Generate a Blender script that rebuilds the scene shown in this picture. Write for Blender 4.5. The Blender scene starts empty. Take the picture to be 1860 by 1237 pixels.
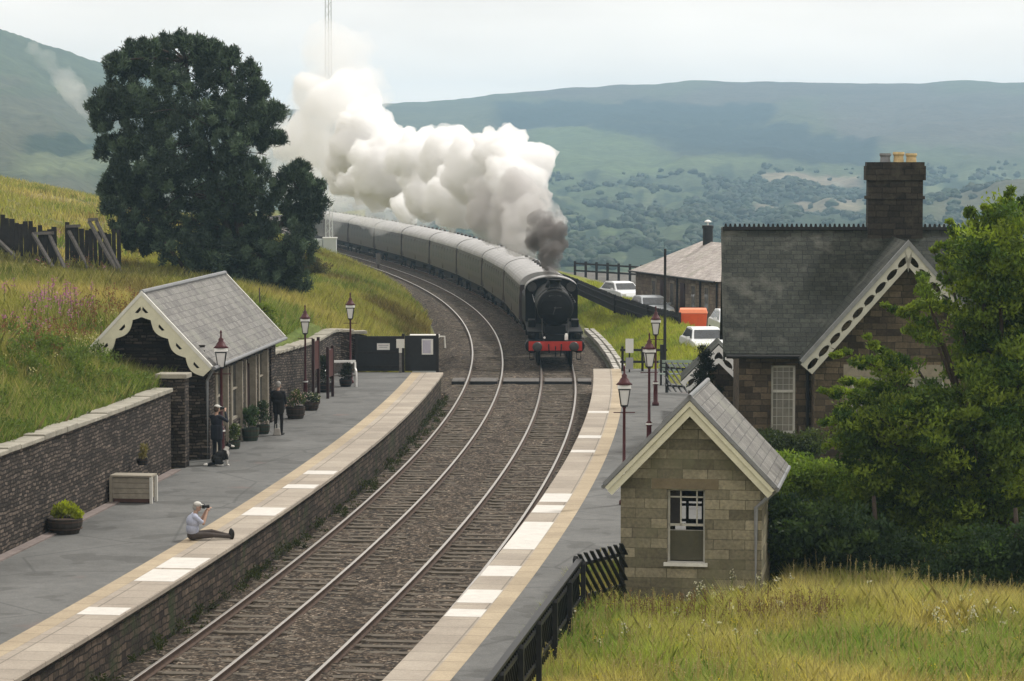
import bpy, bmesh, math, random
import numpy as np
from mathutils import Vector, Matrix
R = math.radians
SC = bpy.context.scene
COL = SC.collection
random.seed(7)
RNG = np.random.default_rng(11)

# ------------------------------------------------------------------ camera
CAM_H, PITCH, FPX = 9.958, 0.0663, 5000.0
cd = bpy.data.cameras.new("camera")
cd.sensor_width = 36.0
cd.lens = 36.0 * FPX / 1860.0
cd.clip_start = 1.0
cd.clip_end = 30000.0
cam = bpy.data.objects.new("camera", cd)
cam.location = (0, 0, CAM_H)
cam.rotation_euler = (math.pi / 2 - PITCH, 0, 0)
COL.objects.link(cam)
SC.camera = cam

# ------------------------------------------------------------------ light
SUN_AZ, SUN_EL = R(50), R(54)            # azimuth from +Y towards +X
w = bpy.data.worlds.new("World")
SC.world = w
w.use_nodes = True
nt = w.node_tree
nt.nodes.clear()
wo = nt.nodes.new("ShaderNodeOutputWorld")
bg = nt.nodes.new("ShaderNodeBackground")
bg.inputs["Strength"].default_value = 0.1
sky = nt.nodes.new("ShaderNodeTexSky")
sky.sky_type = 'NISHITA'
sky.sun_disc = False
sky.sun_elevation = SUN_EL
sky.sun_rotation = SUN_AZ
sky.dust_density = 2.0
tc = nt.nodes.new("ShaderNodeTexCoord")
mp = nt.nodes.new("ShaderNodeMapping")
mp.inputs["Scale"].default_value = (1, 1, 4)
cn = nt.nodes.new("ShaderNodeTexNoise")
cn.inputs["Scale"].default_value = 5.0
cn.inputs["Detail"].default_value = 6
rp = nt.nodes.new("ShaderNodeValToRGB")
rp.color_ramp.elements[0].position = 0.3
rp.color_ramp.elements[0].color = (9.7, 9.05, 8.3, 1)
rp.color_ramp.elements[1].position = 0.7
rp.color_ramp.elements[1].color = (12.8, 11.9, 10.9, 1)
mx = nt.nodes.new("ShaderNodeMixRGB")
mx.inputs["Fac"].default_value = 0.93
nt.links.new(tc.outputs["Generated"], mp.inputs["Vector"])
nt.links.new(mp.outputs["Vector"], cn.inputs["Vector"])
nt.links.new(cn.outputs["Fac"], rp.inputs["Fac"])
nt.links.new(sky.outputs["Color"], mx.inputs["Color1"])
nt.links.new(rp.outputs["Color"], mx.inputs["Color2"])
nt.links.new(mx.outputs["Color"], bg.inputs["Color"])
nt.links.new(bg.outputs["Background"], wo.inputs["Surface"])

sd = bpy.data.lights.new("sun", 'SUN')
sd.energy = 2.6
sd.angle = R(6)
sd.color = (1.0, 0.97, 0.92)
sun = bpy.data.objects.new("sun", sd)
sdir = Vector((math.sin(SUN_AZ) * math.cos(SUN_EL), math.cos(SUN_AZ) * math.cos(SUN_EL), math.sin(SUN_EL)))
sun.rotation_euler = (-sdir).to_track_quat('-Z', 'Y').to_euler()
sun.location = (60, 40, 80)
COL.objects.link(sun)

SC.view_settings.view_transform = 'Standard'
SC.view_settings.look = 'None'
SC.view_settings.exposure = 0.12
SC.view_settings.gamma = 1.0
try:
    SC.view_settings.use_curve_mapping = False
except Exception:
    pass
SC.render.engine = 'CYCLES'
SC.cycles.use_denoising = True
SC.cycles.max_bounces = 16
SC.cycles.diffuse_bounces = 3
SC.cycles.glossy_bounces = 2
SC.cycles.transmission_bounces = 4
SC.cycles.volume_bounces = 14
SC.cycles.transparent_max_bounces = 16
SC.cycles.sample_clamp_indirect = 6.0

# ------------------------------------------------------------------ track geometry
S0 = np.linspace(-60, 460, 5201)
TH = .1264 - .1537 * S0 / 100 - .0246 * (S0 / 100) ** 2 + .014 * (S0 / 100) ** 3
_ds = S0[1] - S0[0]
_i0 = int(np.argmin(abs(S0)))
PX = np.concatenate([[0], np.cumsum(np.sin((TH[1:] + TH[:-1]) / 2) * _ds)])
PY = np.concatenate([[0], np.cumsum(np.cos((TH[1:] + TH[:-1]) / 2) * _ds)])
PX = PX - PX[_i0] - 4.4504
PY = PY - PY[_i0] + 55.0


def th(s):
    return float(np.interp(s, S0, TH))


def T(s, o, z=0.0):
    t = th(s)
    return Vector((float(np.interp(s, S0, PX)) + o * math.cos(t), float(np.interp(s, S0, PY)) - o * math.sin(t), z))


def TV(s, o):
    t = np.interp(s, S0, TH)
    return np.interp(s, S0, PX) + o * np.cos(t), np.interp(s, S0, PY) - o * np.sin(t)


def at_z(px, py, z):
    """world point on the level z seen at a photo pixel"""
    u = (px - 930) / FPX
    v = (618.5 - py) / FPX
    dy = math.cos(PITCH) + v * math.sin(PITCH)
    dz = -math.sin(PITCH) + v * math.cos(PITCH)
    t = (z - CAM_H) / dz
    return Vector((u * t, dy * t, z))


def at_y(px, py, Y):
    u = (px - 930) / FPX
    v = (618.5 - py) / FPX
    dy = math.cos(PITCH) + v * math.sin(PITCH)
    dz = -math.sin(PITCH) + v * math.cos(PITCH)
    t = Y / dy
    return Vector((u * t, Y, CAM_H + dz * t))


# ------------------------------------------------------------------ noise in numpy
_perm = RNG.random((256, 256))


def vnoise(x, y):
    x = np.asarray(x, float); y = np.asarray(y, float)
    xi = np.floor(x).astype(int); yi = np.floor(y).astype(int)
    fx = x - xi; fy = y - yi
    fx = fx * fx * (3 - 2 * fx); fy = fy * fy * (3 - 2 * fy)
    a = _perm[xi % 256, yi % 256]; b = _perm[(xi + 1) % 256, yi % 256]
    c = _perm[xi % 256, (yi + 1) % 256]; d = _perm[(xi + 1) % 256, (yi + 1) % 256]
    return (a * (1 - fx) + b * fx) * (1 - fy) + (c * (1 - fx) + d * fx) * fy


def fbm(x, y, n=4):
    t = 0; a = .5
    for i in range(n):
        t = t + a * vnoise(x * 2 ** i + 17 * i, y * 2 ** i + 31 * i)
        a *= .5
    return t / (1 - .5 ** n)


def sstep(a, b, x):
    t = np.clip((np.asarray(x, float) - a) / (b - a), 0, 1)
    return t * t * (3 - 2 * t)


# ------------------------------------------------------------------ tagging
def tag(o, label=None, cat=None, group=None, kind=None):
    if label: o["label"] = label
    if cat: o["category"] = cat
    if group: o["group"] = group
    if kind: o["kind"] = kind
    return o


def thing(name, label, cat, loc=(0, 0, 0), rz=0.0, group=None):
    o = bpy.data.objects.new(name, None)
    o.empty_display_size = 0.3
    COL.objects.link(o)
    o.location = loc
    o.rotation_euler = (0, 0, rz)
    return tag(o, label, cat, group)


def dup(root, loc, rz, label=None):
    r = root.copy(); COL.objects.link(r)
    r.location = loc; r.rotation_euler = (0, 0, rz)
    if label: r["label"] = label
    for ch in list(root.children):
        c = ch.copy(); COL.objects.link(c); c.parent = r
        for g in list(ch.children):
            d = g.copy(); COL.objects.link(d); d.parent = c
    return r


# ------------------------------------------------------------------ mesh builder
class MB:
    def __init__(self):
        self.v = []; self.f = []; self.mi = []; self.uv = {}

    def add(self, vs, fs, mi=0, uvs=None):
        b = len(self.v)
        self.v.extend([tuple(p) for p in vs])
        for k, f in enumerate(fs):
            if uvs is not None:
                self.uv[len(self.f)] = uvs[k]
            self.f.append(tuple(b + i for i in f)); self.mi.append(mi)
        return self

    def box(self, c, s, mi=0, M=None):
        x, y, z = s[0] / 2, s[1] / 2, s[2] / 2
        vs = [Vector((a * x, b * y, d * z)) for d in (-1, 1) for b in (-1, 1) for a in (-1, 1)]
        if M is not None: vs = [M @ p for p in vs]
        vs = [p + Vector(c) for p in vs]
        return self.add(vs, [(0, 2, 3, 1), (4, 5, 7, 6), (0, 1, 5, 4), (2, 6, 7, 3), (0, 4, 6, 2), (1, 3, 7, 5)], mi)

    def bx(self, x0, x1, y0, y1, z0, z1, mi=0):
        return self.box(((x0 + x1) / 2, (y0 + y1) / 2, (z0 + z1) / 2), (x1 - x0, y1 - y0, z1 - z0), mi)

    def prism(self, poly, axis, a, b, mi=0):
        """poly: 2D points in the plane normal to axis ('y': (x,z), 'x': (y,z), 'z': (x,y)), extruded from a to b"""
        def P(p, t):
            return {'y': (p[0], t, p[1]), 'x': (t, p[0], p[1]), 'z': (p[0], p[1], t)}[axis]
        n = len(poly)
        vs = [P(p, a) for p in poly] + [P(p, b) for p in poly]
        fs = [tuple(range(n)), tuple(range(2 * n - 1, n - 1, -1))]
        fs += [(i, i + n, (i + 1) % n + n, (i + 1) % n) for i in range(n)]
        return self.add(vs, fs, mi)

    def beam(self, p, q, w_, h_, mi=0, up=(0, 0, 1)):
        p = Vector(p); q = Vector(q); d = (q - p)
        L = d.length; d.normalize()
        u = Vector(up)
        if abs(d.dot(u)) > .98: u = Vector((0, 1, 0))
        sx = d.cross(u).normalized(); u2 = sx.cross(d)
        vs = []
        for t in (p, q):
            for a, b in ((-1, -1), (1, -1), (1, 1), (-1, 1)):
                vs.append(t + sx * a * w_ / 2 + u2 * b * h_ / 2)
        return self.add(vs, [(0, 1, 2, 3), (7, 6, 5, 4), (0, 4, 5, 1), (1, 5, 6, 2), (2, 6, 7, 3), (3, 7, 4, 0)], mi)

    def tube(self, pts, r, n=8, mi=0):
        pts = [Vector(p) for p in pts]
        rs = r if isinstance(r, (list, tuple)) else [r] * len(pts)
        vs = []; fs = []
        ref = None
        for i, p in enumerate(pts):
            d = (pts[min(i + 1, len(pts) - 1)] - pts[max(i - 1, 0)]).normalized()
            if ref is None:
                ref = Vector((0, 0, 1)) if abs(d.z) < .9 else Vector((1, 0, 0))
            a = d.cross(ref).normalized(); b = d.cross(a).normalized(); ref = a.cross(d) if False else ref
            for k in range(n):
                t = 2 * math.pi * k / n
                vs.append(p + (a * math.cos(t) + b * math.sin(t)) * rs[i])
        for i in range(len(pts) - 1):
            for k in range(n):
                fs.append((i * n + k, i * n + (k + 1) % n, (i + 1) * n + (k + 1) % n, (i + 1) * n + k))
        fs.append(tuple(range(n - 1, -1, -1)))
        m = (len(pts) - 1) * n
        fs.append(tuple(range(m, m + n)))
        return self.add(vs, fs, mi)

    def lathe(self, prof, c=(0, 0, 0), n=16, mi=0, axis='z'):
        vs = []; fs = []
        for r_, z in prof:
            for k in range(n):
                t = 2 * math.pi * (k + .5) / n
                p = (r_ * math.cos(t), r_ * math.sin(t), z)
                if axis == 'y': p = (p[0], z, p[1])
                if axis == 'x': p = (z, p[0], p[1])
                vs.append((p[0] + c[0], p[1] + c[1], p[2] + c[2]))
        for i in range(len(prof) - 1):
            for k in range(n):
                fs.append((i * n + k, i * n + (k + 1) % n, (i + 1) * n + (k + 1) % n, (i + 1) * n + k))
        fs.append(tuple(range(n - 1, -1, -1)))
        m = (len(prof) - 1) * n
        fs.append(tuple(range(m, m + n)))
        return self.add(vs, fs, mi)

    def ell(self, c, r, nu=12, nv=8, mi=0):
        vs = []; fs = []
        for i in range(nv + 1):
            a = -math.pi / 2 + math.pi * i / nv
            for k in range(nu):
                t = 2 * math.pi * k / nu
                ca = max(math.cos(a), 1e-3)
                vs.append((c[0] + r[0] * ca * math.cos(t), c[1] + r[1] * ca * math.sin(t), c[2] + r[2] * math.sin(a)))
        for i in range(nv):
            for k in range(nu):
                fs.append((i * nu + k, i * nu + (k + 1) % nu, (i + 1) * nu + (k + 1) % nu, (i + 1) * nu + k))
        return self.add(vs, fs, mi)

    def grid(self, P, uv=None, mi=0, flip=False):
        """P: array (n,m,3)"""
        n, m = P.shape[:2]
        vs = P.reshape(-1, 3)
        fs = []; us = []
        for i in range(n - 1):
            for j in range(m - 1):
                q = (i * m + j, i * m + j + 1, (i + 1) * m + j + 1, (i + 1) * m + j)
                if flip: q = q[::-1]
                fs.append(q)
                if uv is not None:
                    U = uv.reshape(-1, 2); us.append([tuple(U[k]) for k in q])
        return self.add(vs, fs, mi, us if uv is not None else None)

    def build(self, name, mats, parent=None, smooth=False, bevel=0.0, fixn=True):
        me = bpy.data.meshes.new(name)
        me.from_pydata([tuple(map(float, p)) for p in self.v], [], self.f)
        if not isinstance(mats, (list, tuple)): mats = [mats]
        for m in mats: me.materials.append(m)
        me.polygons.foreach_set("material_index", self.mi)
        if fixn and not self.uv:
            bm = bmesh.new(); bm.from_mesh(me)
            bmesh.ops.recalc_face_normals(bm, faces=bm.faces)
            bm.to_mesh(me); bm.free()
        box_uv(me, self.uv)
        o = bpy.data.objects.new(name, me)
        COL.objects.link(o)
        if parent is not None: o.parent = parent
        if smooth: me.polygons.foreach_set("use_smooth", [True] * len(me.polygons))
        if bevel:
            b = o.modifiers.new("bevel", 'BEVEL'); b.width = bevel; b.segments = 2; b.limit_method = 'ANGLE'
        me.update()
        return o


def box_uv(me, over):
    uvl = me.uv_layers.new(name="uv")
    nl = len(me.loops)
    if nl == 0: return
    co = np.empty(len(me.vertices) * 3); me.vertices.foreach_get("co", co); co = co.reshape(-1, 3)
    li = np.empty(nl, int); me.loops.foreach_get("vertex_index", li)
    npoly = len(me.polygons)
    nr = np.empty(npoly * 3); me.polygons.foreach_get("normal", nr); nr = nr.reshape(-1, 3)
    lt = np.empty(npoly, int); me.polygons.foreach_get("loop_total", lt)
    pf = np.repeat(np.arange(npoly), lt)
    n = nr[pf]; p = co[li]
    hz = np.stack([-n[:, 1], n[:, 0], np.zeros(nl)], 1)
    L = np.linalg.norm(hz, axis=1)
    flat = L < .15
    hz[flat] = (1, 0, 0); L[flat] = 1
    hz /= L[:, None]
    vv = np.cross(n, hz)
    uv = np.stack([(p * hz).sum(1), (p * vv).sum(1)], 1)
    k = 0
    if over:
        st = np.cumsum(lt) - lt
        for fi, us in over.items():
            uv[st[fi]:st[fi] + lt[fi]] = us
    uvl.data.foreach_set("uv", uv.ravel())


def np_mesh(name, V, F, mat, parent=None, col=None, smooth=False):
    """V (n,3), F (m,k) -> object; col (n,3) per vertex colour"""
    me = bpy.data.meshes.new(name)
    V = np.asarray(V, np.float32); F = np.asarray(F, np.int32)
    m, k = F.shape
    me.vertices.add(len(V)); me.vertices.foreach_set("co", V.ravel())
    me.loops.add(m * k); me.loops.foreach_set("vertex_index", F.ravel())
    me.polygons.add(m)
    me.polygons.foreach_set("loop_start", np.arange(0, m * k, k, dtype=np.int32))
    me.polygons.foreach_set("loop_total", np.full(m, k, np.int32))
    if smooth: me.polygons.foreach_set("use_smooth", np.ones(m, bool))
    if col is not None:
        a = me.color_attributes.new("col", 'FLOAT_COLOR', 'POINT')
        c4 = np.ones((len(V), 4), np.float32); c4[:, :3] = col
        a.data.foreach_set("color", c4.ravel())
    me.materials.append(mat)
    me.update(calc_edges=True)
    o = bpy.data.objects.new(name, me)
    COL.objects.link(o)
    if parent is not None: o.parent = parent
    return o


# ------------------------------------------------------------------ materials
class NT:
    def __init__(self, name):
        self.m = bpy.data.materials.new(name); self.m.use_nodes = True
        self.t = self.m.node_tree; self.t.nodes.clear()
        self.out = self.n("ShaderNodeOutputMaterial")

    def n(self, typ, **kw):
        x = self.t.nodes.new(typ)
        for k, v in kw.items():
            if k in x.inputs: x.inputs[k].default_value = v
            else: setattr(x, k, v)
        return x

    def l(self, a, b): self.t.links.new(a, b)

    def noise(self, scale, detail=4, vec=None, rough=.55):
        x = self.n("ShaderNodeTexNoise"); x.inputs["Scale"].default_value = scale
        x.inputs["Detail"].default_value = detail; x.inputs["Roughness"].default_value = rough
        if vec is not None: self.l(vec, x.inputs["Vector"])
        return x.outputs["Fac"]

    def ramp(self, fac, stops):
        x = self.n("ShaderNodeValToRGB"); cr = x.color_ramp
        while len(cr.elements) < len(stops): cr.elements.new(.5)
        for e, (p, c) in zip(cr.elements, stops):
            e.position = p; e.color = (c[0], c[1], c[2], 1)
        self.l(fac, x.inputs["Fac"]); return x.outputs["Color"]

    def mix(self, fac, a, b, mode='MIX'):
        x = self.n("ShaderNodeMixRGB", blend_type=mode)
        for i, v in ((0, fac), (1, a), (2, b)):
            if isinstance(v, (int, float)): x.inputs[i].default_value = v
            elif isinstance(v, tuple): x.inputs[i].default_value = (v[0], v[1], v[2], 1)
            else: self.l(v, x.inputs[i])
        return x.outputs["Color"]

    def surf(self, col, rough=.8, metal=0., bump=None, bstr=.3, bdist=.02, spec=.3):
        p = self.n("ShaderNodeBsdfPrincipled")
        p.inputs["Roughness"].default_value = rough; p.inputs["Metallic"].default_value = metal
        p.inputs["Specular IOR Level"].default_value = spec
        if isinstance(col, tuple): p.inputs["Base Color"].default_value = (*col, 1)
        else: self.l(col, p.inputs["Base Color"])
        if bump is not None:
            b = self.n("ShaderNodeBump"); b.inputs["Strength"].default_value = bstr; b.inputs["Distance"].default_value = bdist
            self.l(bump, b.inputs["Height"]); self.l(b.outputs["Normal"], p.inputs["Normal"])
        self.l(p.outputs["BSDF"], self.out.inputs["Surface"])
        return p

    def uv(self):
        x = self.n("ShaderNodeUVMap"); x.uv_map = "uv"; return x.outputs["UV"]

    def obj(self): return self.n("ShaderNodeTexCoord").outputs["Object"]


def sc(c, k): return tuple(min(1., x * k) for x in c)


def plain(name, c, rough=.7, var=.25, scale=3., metal=0., bump=0., spec=.3):
    t = NT(name); o = t.obj()
    n1 = t.noise(scale, 5, o); n2 = t.noise(scale * 7, 3, o)
    a = t.ramp(n1, [(.3, sc(c, 1 - var)), (.7, sc(c, 1 + var))])
    a = t.mix(.35, a, t.ramp(n2, [(.3, sc(c, 1 - var)), (.7, sc(c, 1 + var))]))
    t.surf(a, rough, metal, n2 if bump else None, bump, .02, spec)
    return t.m


def masonry(name, c1, c2, mortar, bw, bh, ms=.012, var=.35, moss=None, bstr=.6, bias=0., rough=.9, dist=.08):
    t = NT(name); uv = t.uv(); ob = t.obj()
    nv = t.n("ShaderNodeTexNoise"); nv.inputs["Scale"].default_value = 2.5; t.l(ob, nv.inputs["Vector"])
    add = t.n("ShaderNodeVectorMath", operation='MULTIPLY_ADD')
    add.inputs[1].default_value = (dist, dist * .5, 0)
    t.l(nv.outputs["Color"], add.inputs[0]); t.l(uv, add.inputs[2])
    b = t.n("ShaderNodeTexBrick")
    b.inputs["Scale"].default_value = 1.0; b.inputs["Brick Width"].default_value = bw
    b.inputs["Row Height"].default_value = bh; b.inputs["Mortar Size"].default_value = ms
    b.inputs["Mortar Smooth"].default_value = .3; b.inputs["Bias"].default_value = bias
    b.inputs["Color1"].default_value = (*c1, 1); b.inputs["Color2"].default_value = (*c2, 1)
    b.inputs["Mortar"].default_value = (*mortar, 1)
    b.offset = .5; b.squash = .8; b.squash_frequency = 3
    t.l(add.outputs[0], b.inputs["Vector"])
    n1 = t.noise(1.2, 6, ob); n2 = t.noise(14, 4, ob)
    col = t.mix(1., b.outputs["Color"], t.ramp(n1, [(.25, (1 - var,) * 3), (.75, (1 + var * .6,) * 3)]), 'MULTIPLY')
    col = t.mix(1., col, t.ramp(n2, [(.3, (.72, .72, .72)), (.7, (1.22, 1.2, 1.15))]), 'MULTIPLY')
    if moss:
        f = t.ramp(t.noise(.9, 6, ob, .65), [(.52, (0, 0, 0)), (.68, (1, 1, 1))])
        col = t.mix(f, col, moss)
    hb = t.n("ShaderNodeMath", operation='MULTIPLY_ADD')
    hb.inputs[1].default_value = -1.; t.l(b.outputs["Fac"], hb.inputs[0]); t.l(n2, hb.inputs[2])
    t.surf(col, rough, 0, hb.outputs[0], bstr, .02, .2)
    return t.m


def vcol_leaf(name, trans=.35, rough=.6, attr="col"):
    t = NT(name)
    a = t.n("ShaderNodeAttribute"); a.attribute_name = attr
    p = t.n("ShaderNodeBsdfPrincipled"); p.inputs["Roughness"].default_value = rough
    p.inputs["Specular IOR Level"].default_value = .25
    t.l(a.outputs["Color"], p.inputs["Base Color"])
    tr = t.n("ShaderNodeBsdfTranslucent"); t.l(t.mix(1., a.outputs["Color"], (1.2, 1.25, .6), 'MULTIPLY'), tr.inputs["Color"])
    m = t.n("ShaderNodeMixShader"); m.inputs[0].default_value = trans
    t.l(p.outputs[0], m.inputs[1]); t.l(tr.outputs[0], m.inputs[2]); t.l(m.outputs[0], t.out.inputs["Surface"])
    return t.m


def vcol_ground(name, rough=.95, nscale=.8, amt=.35, bump=.4, bdist=.15, attr="col"):
    t = NT(name); o = t.obj()
    a = t.n("ShaderNodeAttribute"); a.attribute_name = attr
    n1 = t.noise(nscale, 6, o, .65); n2 = t.noise(nscale * 9, 4, o, .6)
    c = t.mix(1., a.outputs["Color"], t.ramp(n1, [(.3, (1 - amt,) * 3), (.7, (1 + amt,) * 3)]), 'MULTIPLY')
    c = t.mix(1., c, t.ramp(n2, [(.3, (1 - amt,) * 3), (.7, (1 + amt,) * 3)]), 'MULTIPLY')
    t.surf(c, rough, 0, n2, bump, bdist, .1)
    return t.m


def ballast_mat():
    t = NT("ballast_stone"); o = t.obj()
    v = t.n("ShaderNodeTexVoronoi"); v.inputs["Scale"].default_value = 17.; t.l(o, v.inputs["Vector"])
    sep = t.n("ShaderNodeSeparateColor"); t.l(v.outputs["Color"], sep.inputs[0])
    c = t.ramp(sep.outputs[0], [(0., (.020, .016, .0125)), (.35, (.060, .048, .038)), (.75, (.12, .098, .076)), (1., (.30, .27, .23))])
    v2 = t.n("ShaderNodeTexVoronoi"); v2.inputs["Scale"].default_value = 7.; t.l(o, v2.inputs["Vector"])
    sep2 = t.n("ShaderNodeSeparateColor"); t.l(v2.outputs["Color"], sep2.inputs[0])
    c = t.mix(1., c, t.ramp(sep2.outputs[1], [(0., (.42, .42, .42)), (1., (1.5, 1.42, 1.35))]), 'MULTIPLY')
    n1 = t.noise(.5, 6, o, .6)
    c = t.mix(1., c, t.ramp(n1, [(.3, (.72, .68, .62)), (.7, (1.2, 1.18, 1.15))]), 'MULTIPLY')
    d = t.ramp(v.outputs["Distance"], [(0., (1, 1, 1)), (.6, (.25, .25, .25))])
    c = t.mix(.55, c, t.mix(1., c, d, 'MULTIPLY'))
    t.surf(c, .95, 0, v.outputs["Distance"], -.9, .05, .15)
    return t.m


def asphalt_mat():
    t = NT("worn_asphalt"); o = t.obj()
    n1 = t.noise(.35, 6, o, .6); n2 = t.noise(45, 3, o); n3 = t.noise(3, 5, o, .65)
    c = t.ramp(n1, [(.3, (.10, .10, .095)), (.7, (.158, .158, .151))])
    c = t.mix(1., c, t.ramp(n3, [(.3, (.86, .86, .86)), (.7, (1.1, 1.1, 1.1))]), 'MULTIPLY')
    c = t.mix(1., c, t.ramp(n2, [(.3, (.75, .75, .75)), (.7, (1.2, 1.2, 1.2))]), 'MULTIPLY')
    pt = t.ramp(t.noise(.8, 2, o, .4), [(.60, (0, 0, 0)), (.615, (1, 1, 1))])
    c = t.mix(t.mix(1., pt, (.5, .5, .5), 'MULTIPLY'), c, t.mix(1., c, (.55, .54, .53), 'MULTIPLY'))
    cr_ = t.n('ShaderNodeTexVoronoi', feature='DISTANCE_TO_EDGE'); cr_.inputs['Scale'].default_value = .22; t.l(o, cr_.inputs['Vector'])
    c = t.mix(t.ramp(cr_.outputs['Distance'], [(.004, (.45, .45, .45)), (.010, (0, 0, 0))]), c, (.05, .05, .048))
    rs_ = t.ramp(t.noise(.42, 3, o, .5), [(.66, (0, 0, 0)), (.72, (1, 1, 1))])
    c = t.mix(t.mix(1., rs_, (.4, .4, .4), 'MULTIPLY'), c, (.20, .13, .115))
    t.surf(c, .85, 0, n2, .3, .01, .25)
    return t.m


def coping_mat(name, base, var=.2):
    t = NT(name); uv = t.uv(); ob = t.obj()
    b = t.n("ShaderNodeTexBrick"); b.inputs["Scale"].default_value = 1.
    b.inputs["Brick Width"].default_value = .9; b.inputs["Row Height"].default_value = 1.3
    b.inputs["Mortar Size"].default_value = .018
    b.inputs["Color1"].default_value = (*sc(base, 1 - var * .6), 1); b.inputs["Color2"].default_value = (*sc(base, 1 + var * .5), 1)
    b.inputs["Mortar"].default_value = (*sc(base, .6), 1); b.offset = 0.
    t.l(uv, b.inputs["Vector"])
    n1 = t.noise(.5, 6, ob, .6); n2 = t.noise(25, 4, ob)
    c = t.mix(1., b.outputs["Color"], t.ramp(n1, [(.3, (.8, .77, .76)), (.7, (1.12, 1.1, 1.08))]), 'MULTIPLY')
    c = t.mix(1., c, t.ramp(n2, [(.3, (.85, .85, .85)), (.7, (1.1, 1.1, 1.1))]), 'MULTIPLY')
    t.surf(c, .85, 0, n2, .2, .01, .2)
    return t.m


M = {}
M['ballast'] = ballast_mat()
M['asphalt'] = asphalt_mat()
M['coping'] = coping_mat("coping_slab", (.355, .318, .265))
M['buff'] = coping_mat("buff_edge_slab", (.40, .337, .24), .12)
M['white_slab'] = plain("white_painted_slab", (.57, .545, .50), .7, .12, 4)
M['plat_wall'] = masonry("platform_wall_stone", (.030, .022, .017), (.125, .092, .068), (.022, .018, .014), .40, .15, .02, .55, (.035, .045, .018), .9, 0., .9, .22)
M['dry_wall'] = masonry("dark_rubble_stone", (.045, .037, .031), (.215, .172, .142), (.024, .02, .018), .27, .095, .018, .5, None, 1., -.25, .9, .24)
M['hut_stone'] = masonry("buff_sandstone", (.115, .105, .072), (.315, .285, .205), (.115, .105, .075), .66, .21, .009, .3, (.15, .145, .09), .45, 0., .9, .04)
M['house_stone'] = masonry("dark_sandstone", (.042, .033, .024), (.155, .12, .082), (.04, .034, .027), .46, .19, .012, .45, None, .6)
M['pale_stone'] = plain("pale_dressed_stone", (.24, .21, .165), .9, .25, 3, 0, .3)
M['cap_stone'] = plain("weathered_cap_stone", (.30, .28, .23), .9, .35, 2.5, 0, .5)
M['slate_grey'] = masonry("grey_slate", (.135, .13, .125), (.225, .218, .205), (.075, .073, .07), .30, .22, .008, .25, (.20, .20, .17), .5, 0., .6, .01)
M['slate_dark'] = masonry("dark_mossy_slate", (.022, .026, .021), (.040, .045, .036), (.010, .011, .010), .34, .20, .012, .35, (.085, .085, .07), .6, 0., .75, .01)
M['slate_pink'] = masonry("pinkish_slate", (.38, .34, .32), (.50, .46, .44), (.28, .25, .24), .35, .25, .012, .3, (.28, .27, .22), .5, 0., .7, .01)
M['brown_stone'] = masonry("brown_field_stone", (.16, .125, .10), (.26, .21, .165), (.12, .10, .08), .45, .2, .015, .4, None, .5)
M['cream'] = plain("cream_paint", (.60, .58, .44), .6, .14, 4)
M['offwhite'] = plain("offwhite_paint", (.62, .61, .56), .6, .15, 4)
M['white'] = plain("white_paint", (.80, .80, .77), .5, .08, 4)
M['maroon'] = plain("maroon_paint", (.065, .012, .014), .4, .3, 5)
M['darkmaroon'] = plain("dark_maroon_paint", (.03, .012, .012), .45, .3, 5)
M['black'] = plain("black_paint", (.012, .012, .012), .5, .4, 5)
M['dark_wood'] = plain("dark_creosoted_wood", (.022, .019, .017), .85, .5, 6, 0, .5)
M['grey_wood'] = plain("weathered_grey_wood", (.13, .12, .11), .9, .45, 7, 0, .5)
M['pale_wood'] = plain("pale_weathered_wood", (.30, .27, .215), .85, .25, 7, 0, .3)
M['rust'] = plain("rusty_steel", (.075, .048, .034), .85, .4, 6)
M['shiny'] = plain("polished_rail_steel", (.50, .465, .42), .32, .12, 3, 1.)
M['sleeper'] = plain("dusty_concrete_sleeper", (.105, .088, .067), .95, .35, 5, 0, .5)
M['lamp_glass'] = plain("frosted_lamp_glass", (.72, .71, .69), .3, .06, 4)
M['dark_inside'] = plain("dark_interior", (.012, .011, .01), .9, .3, 3)
M['clay'] = plain("yellow_clay", (.55, .42, .22), .8, .25, 5)
M['loco_black'] = plain("sooty_black_steel", (.0055, .0055, .0058), .6, .5, 3, 0, 0, .15)
M['loco_grey'] = plain("oily_grey_steel", (.06, .058, .055), .4, .4, 5, .5)
M['red'] = plain("buffer_beam_red", (.42, .03, .02), .5, .2, 4)
M['coach'] = plain("grimy_maroon_coach_paint", (.050, .040, .042), .45, .15, 1.5)
M['coach_roof'] = plain("grey_coach_roof", (.36, .355, .35), .7, .25, .8)
M['underframe'] = plain("dark_underframe", (.012, .011, .010), .9, .4, 2)
M['orange'] = plain("orange_plastic", (.78, .12, .035), .5, .1, 3)
M['carwhite'] = plain("white_car_paint", (.74, .76, .77), .3, .05, 2, 0, 0, .5)
M['carsilver'] = plain("silver_car_paint", (.40, .43, .45), .3, .06, 2, .4, 0, .5)
M['tyre'] = plain("tyre_rubber", (.02, .02, .02), .9, .3, 4)
M['cab_grey'] = plain("pale_grey_cabinet_paint", (.52, .55, .54), .6, .1, 2)
M['terracotta'] = plain("dark_brown_tub", (.035, .028, .022), .8, .3, 5)
M['greentub'] = plain("dark_green_tub", (.035, .05, .035), .7, .3, 5)
M['bark'] = plain("rough_bark", (.05, .037, .028), .95, .5, 6, 0, .8)
M['trough'] = plain("pale_concrete", (.46, .44, .40), .9, .25, 5)
M['sign'] = plain("white_enamel_sign", (.66, .66, .63), .5, .06, 5)
M['signgrey'] = plain("grey_print", (.30, .30, .31), .6, .1, 5)
M['leadgrey'] = plain("lead_flashing", (.20, .205, .21), .6, .2, 5)
M['leaf'] = vcol_leaf("leaf_surface", .38)
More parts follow.
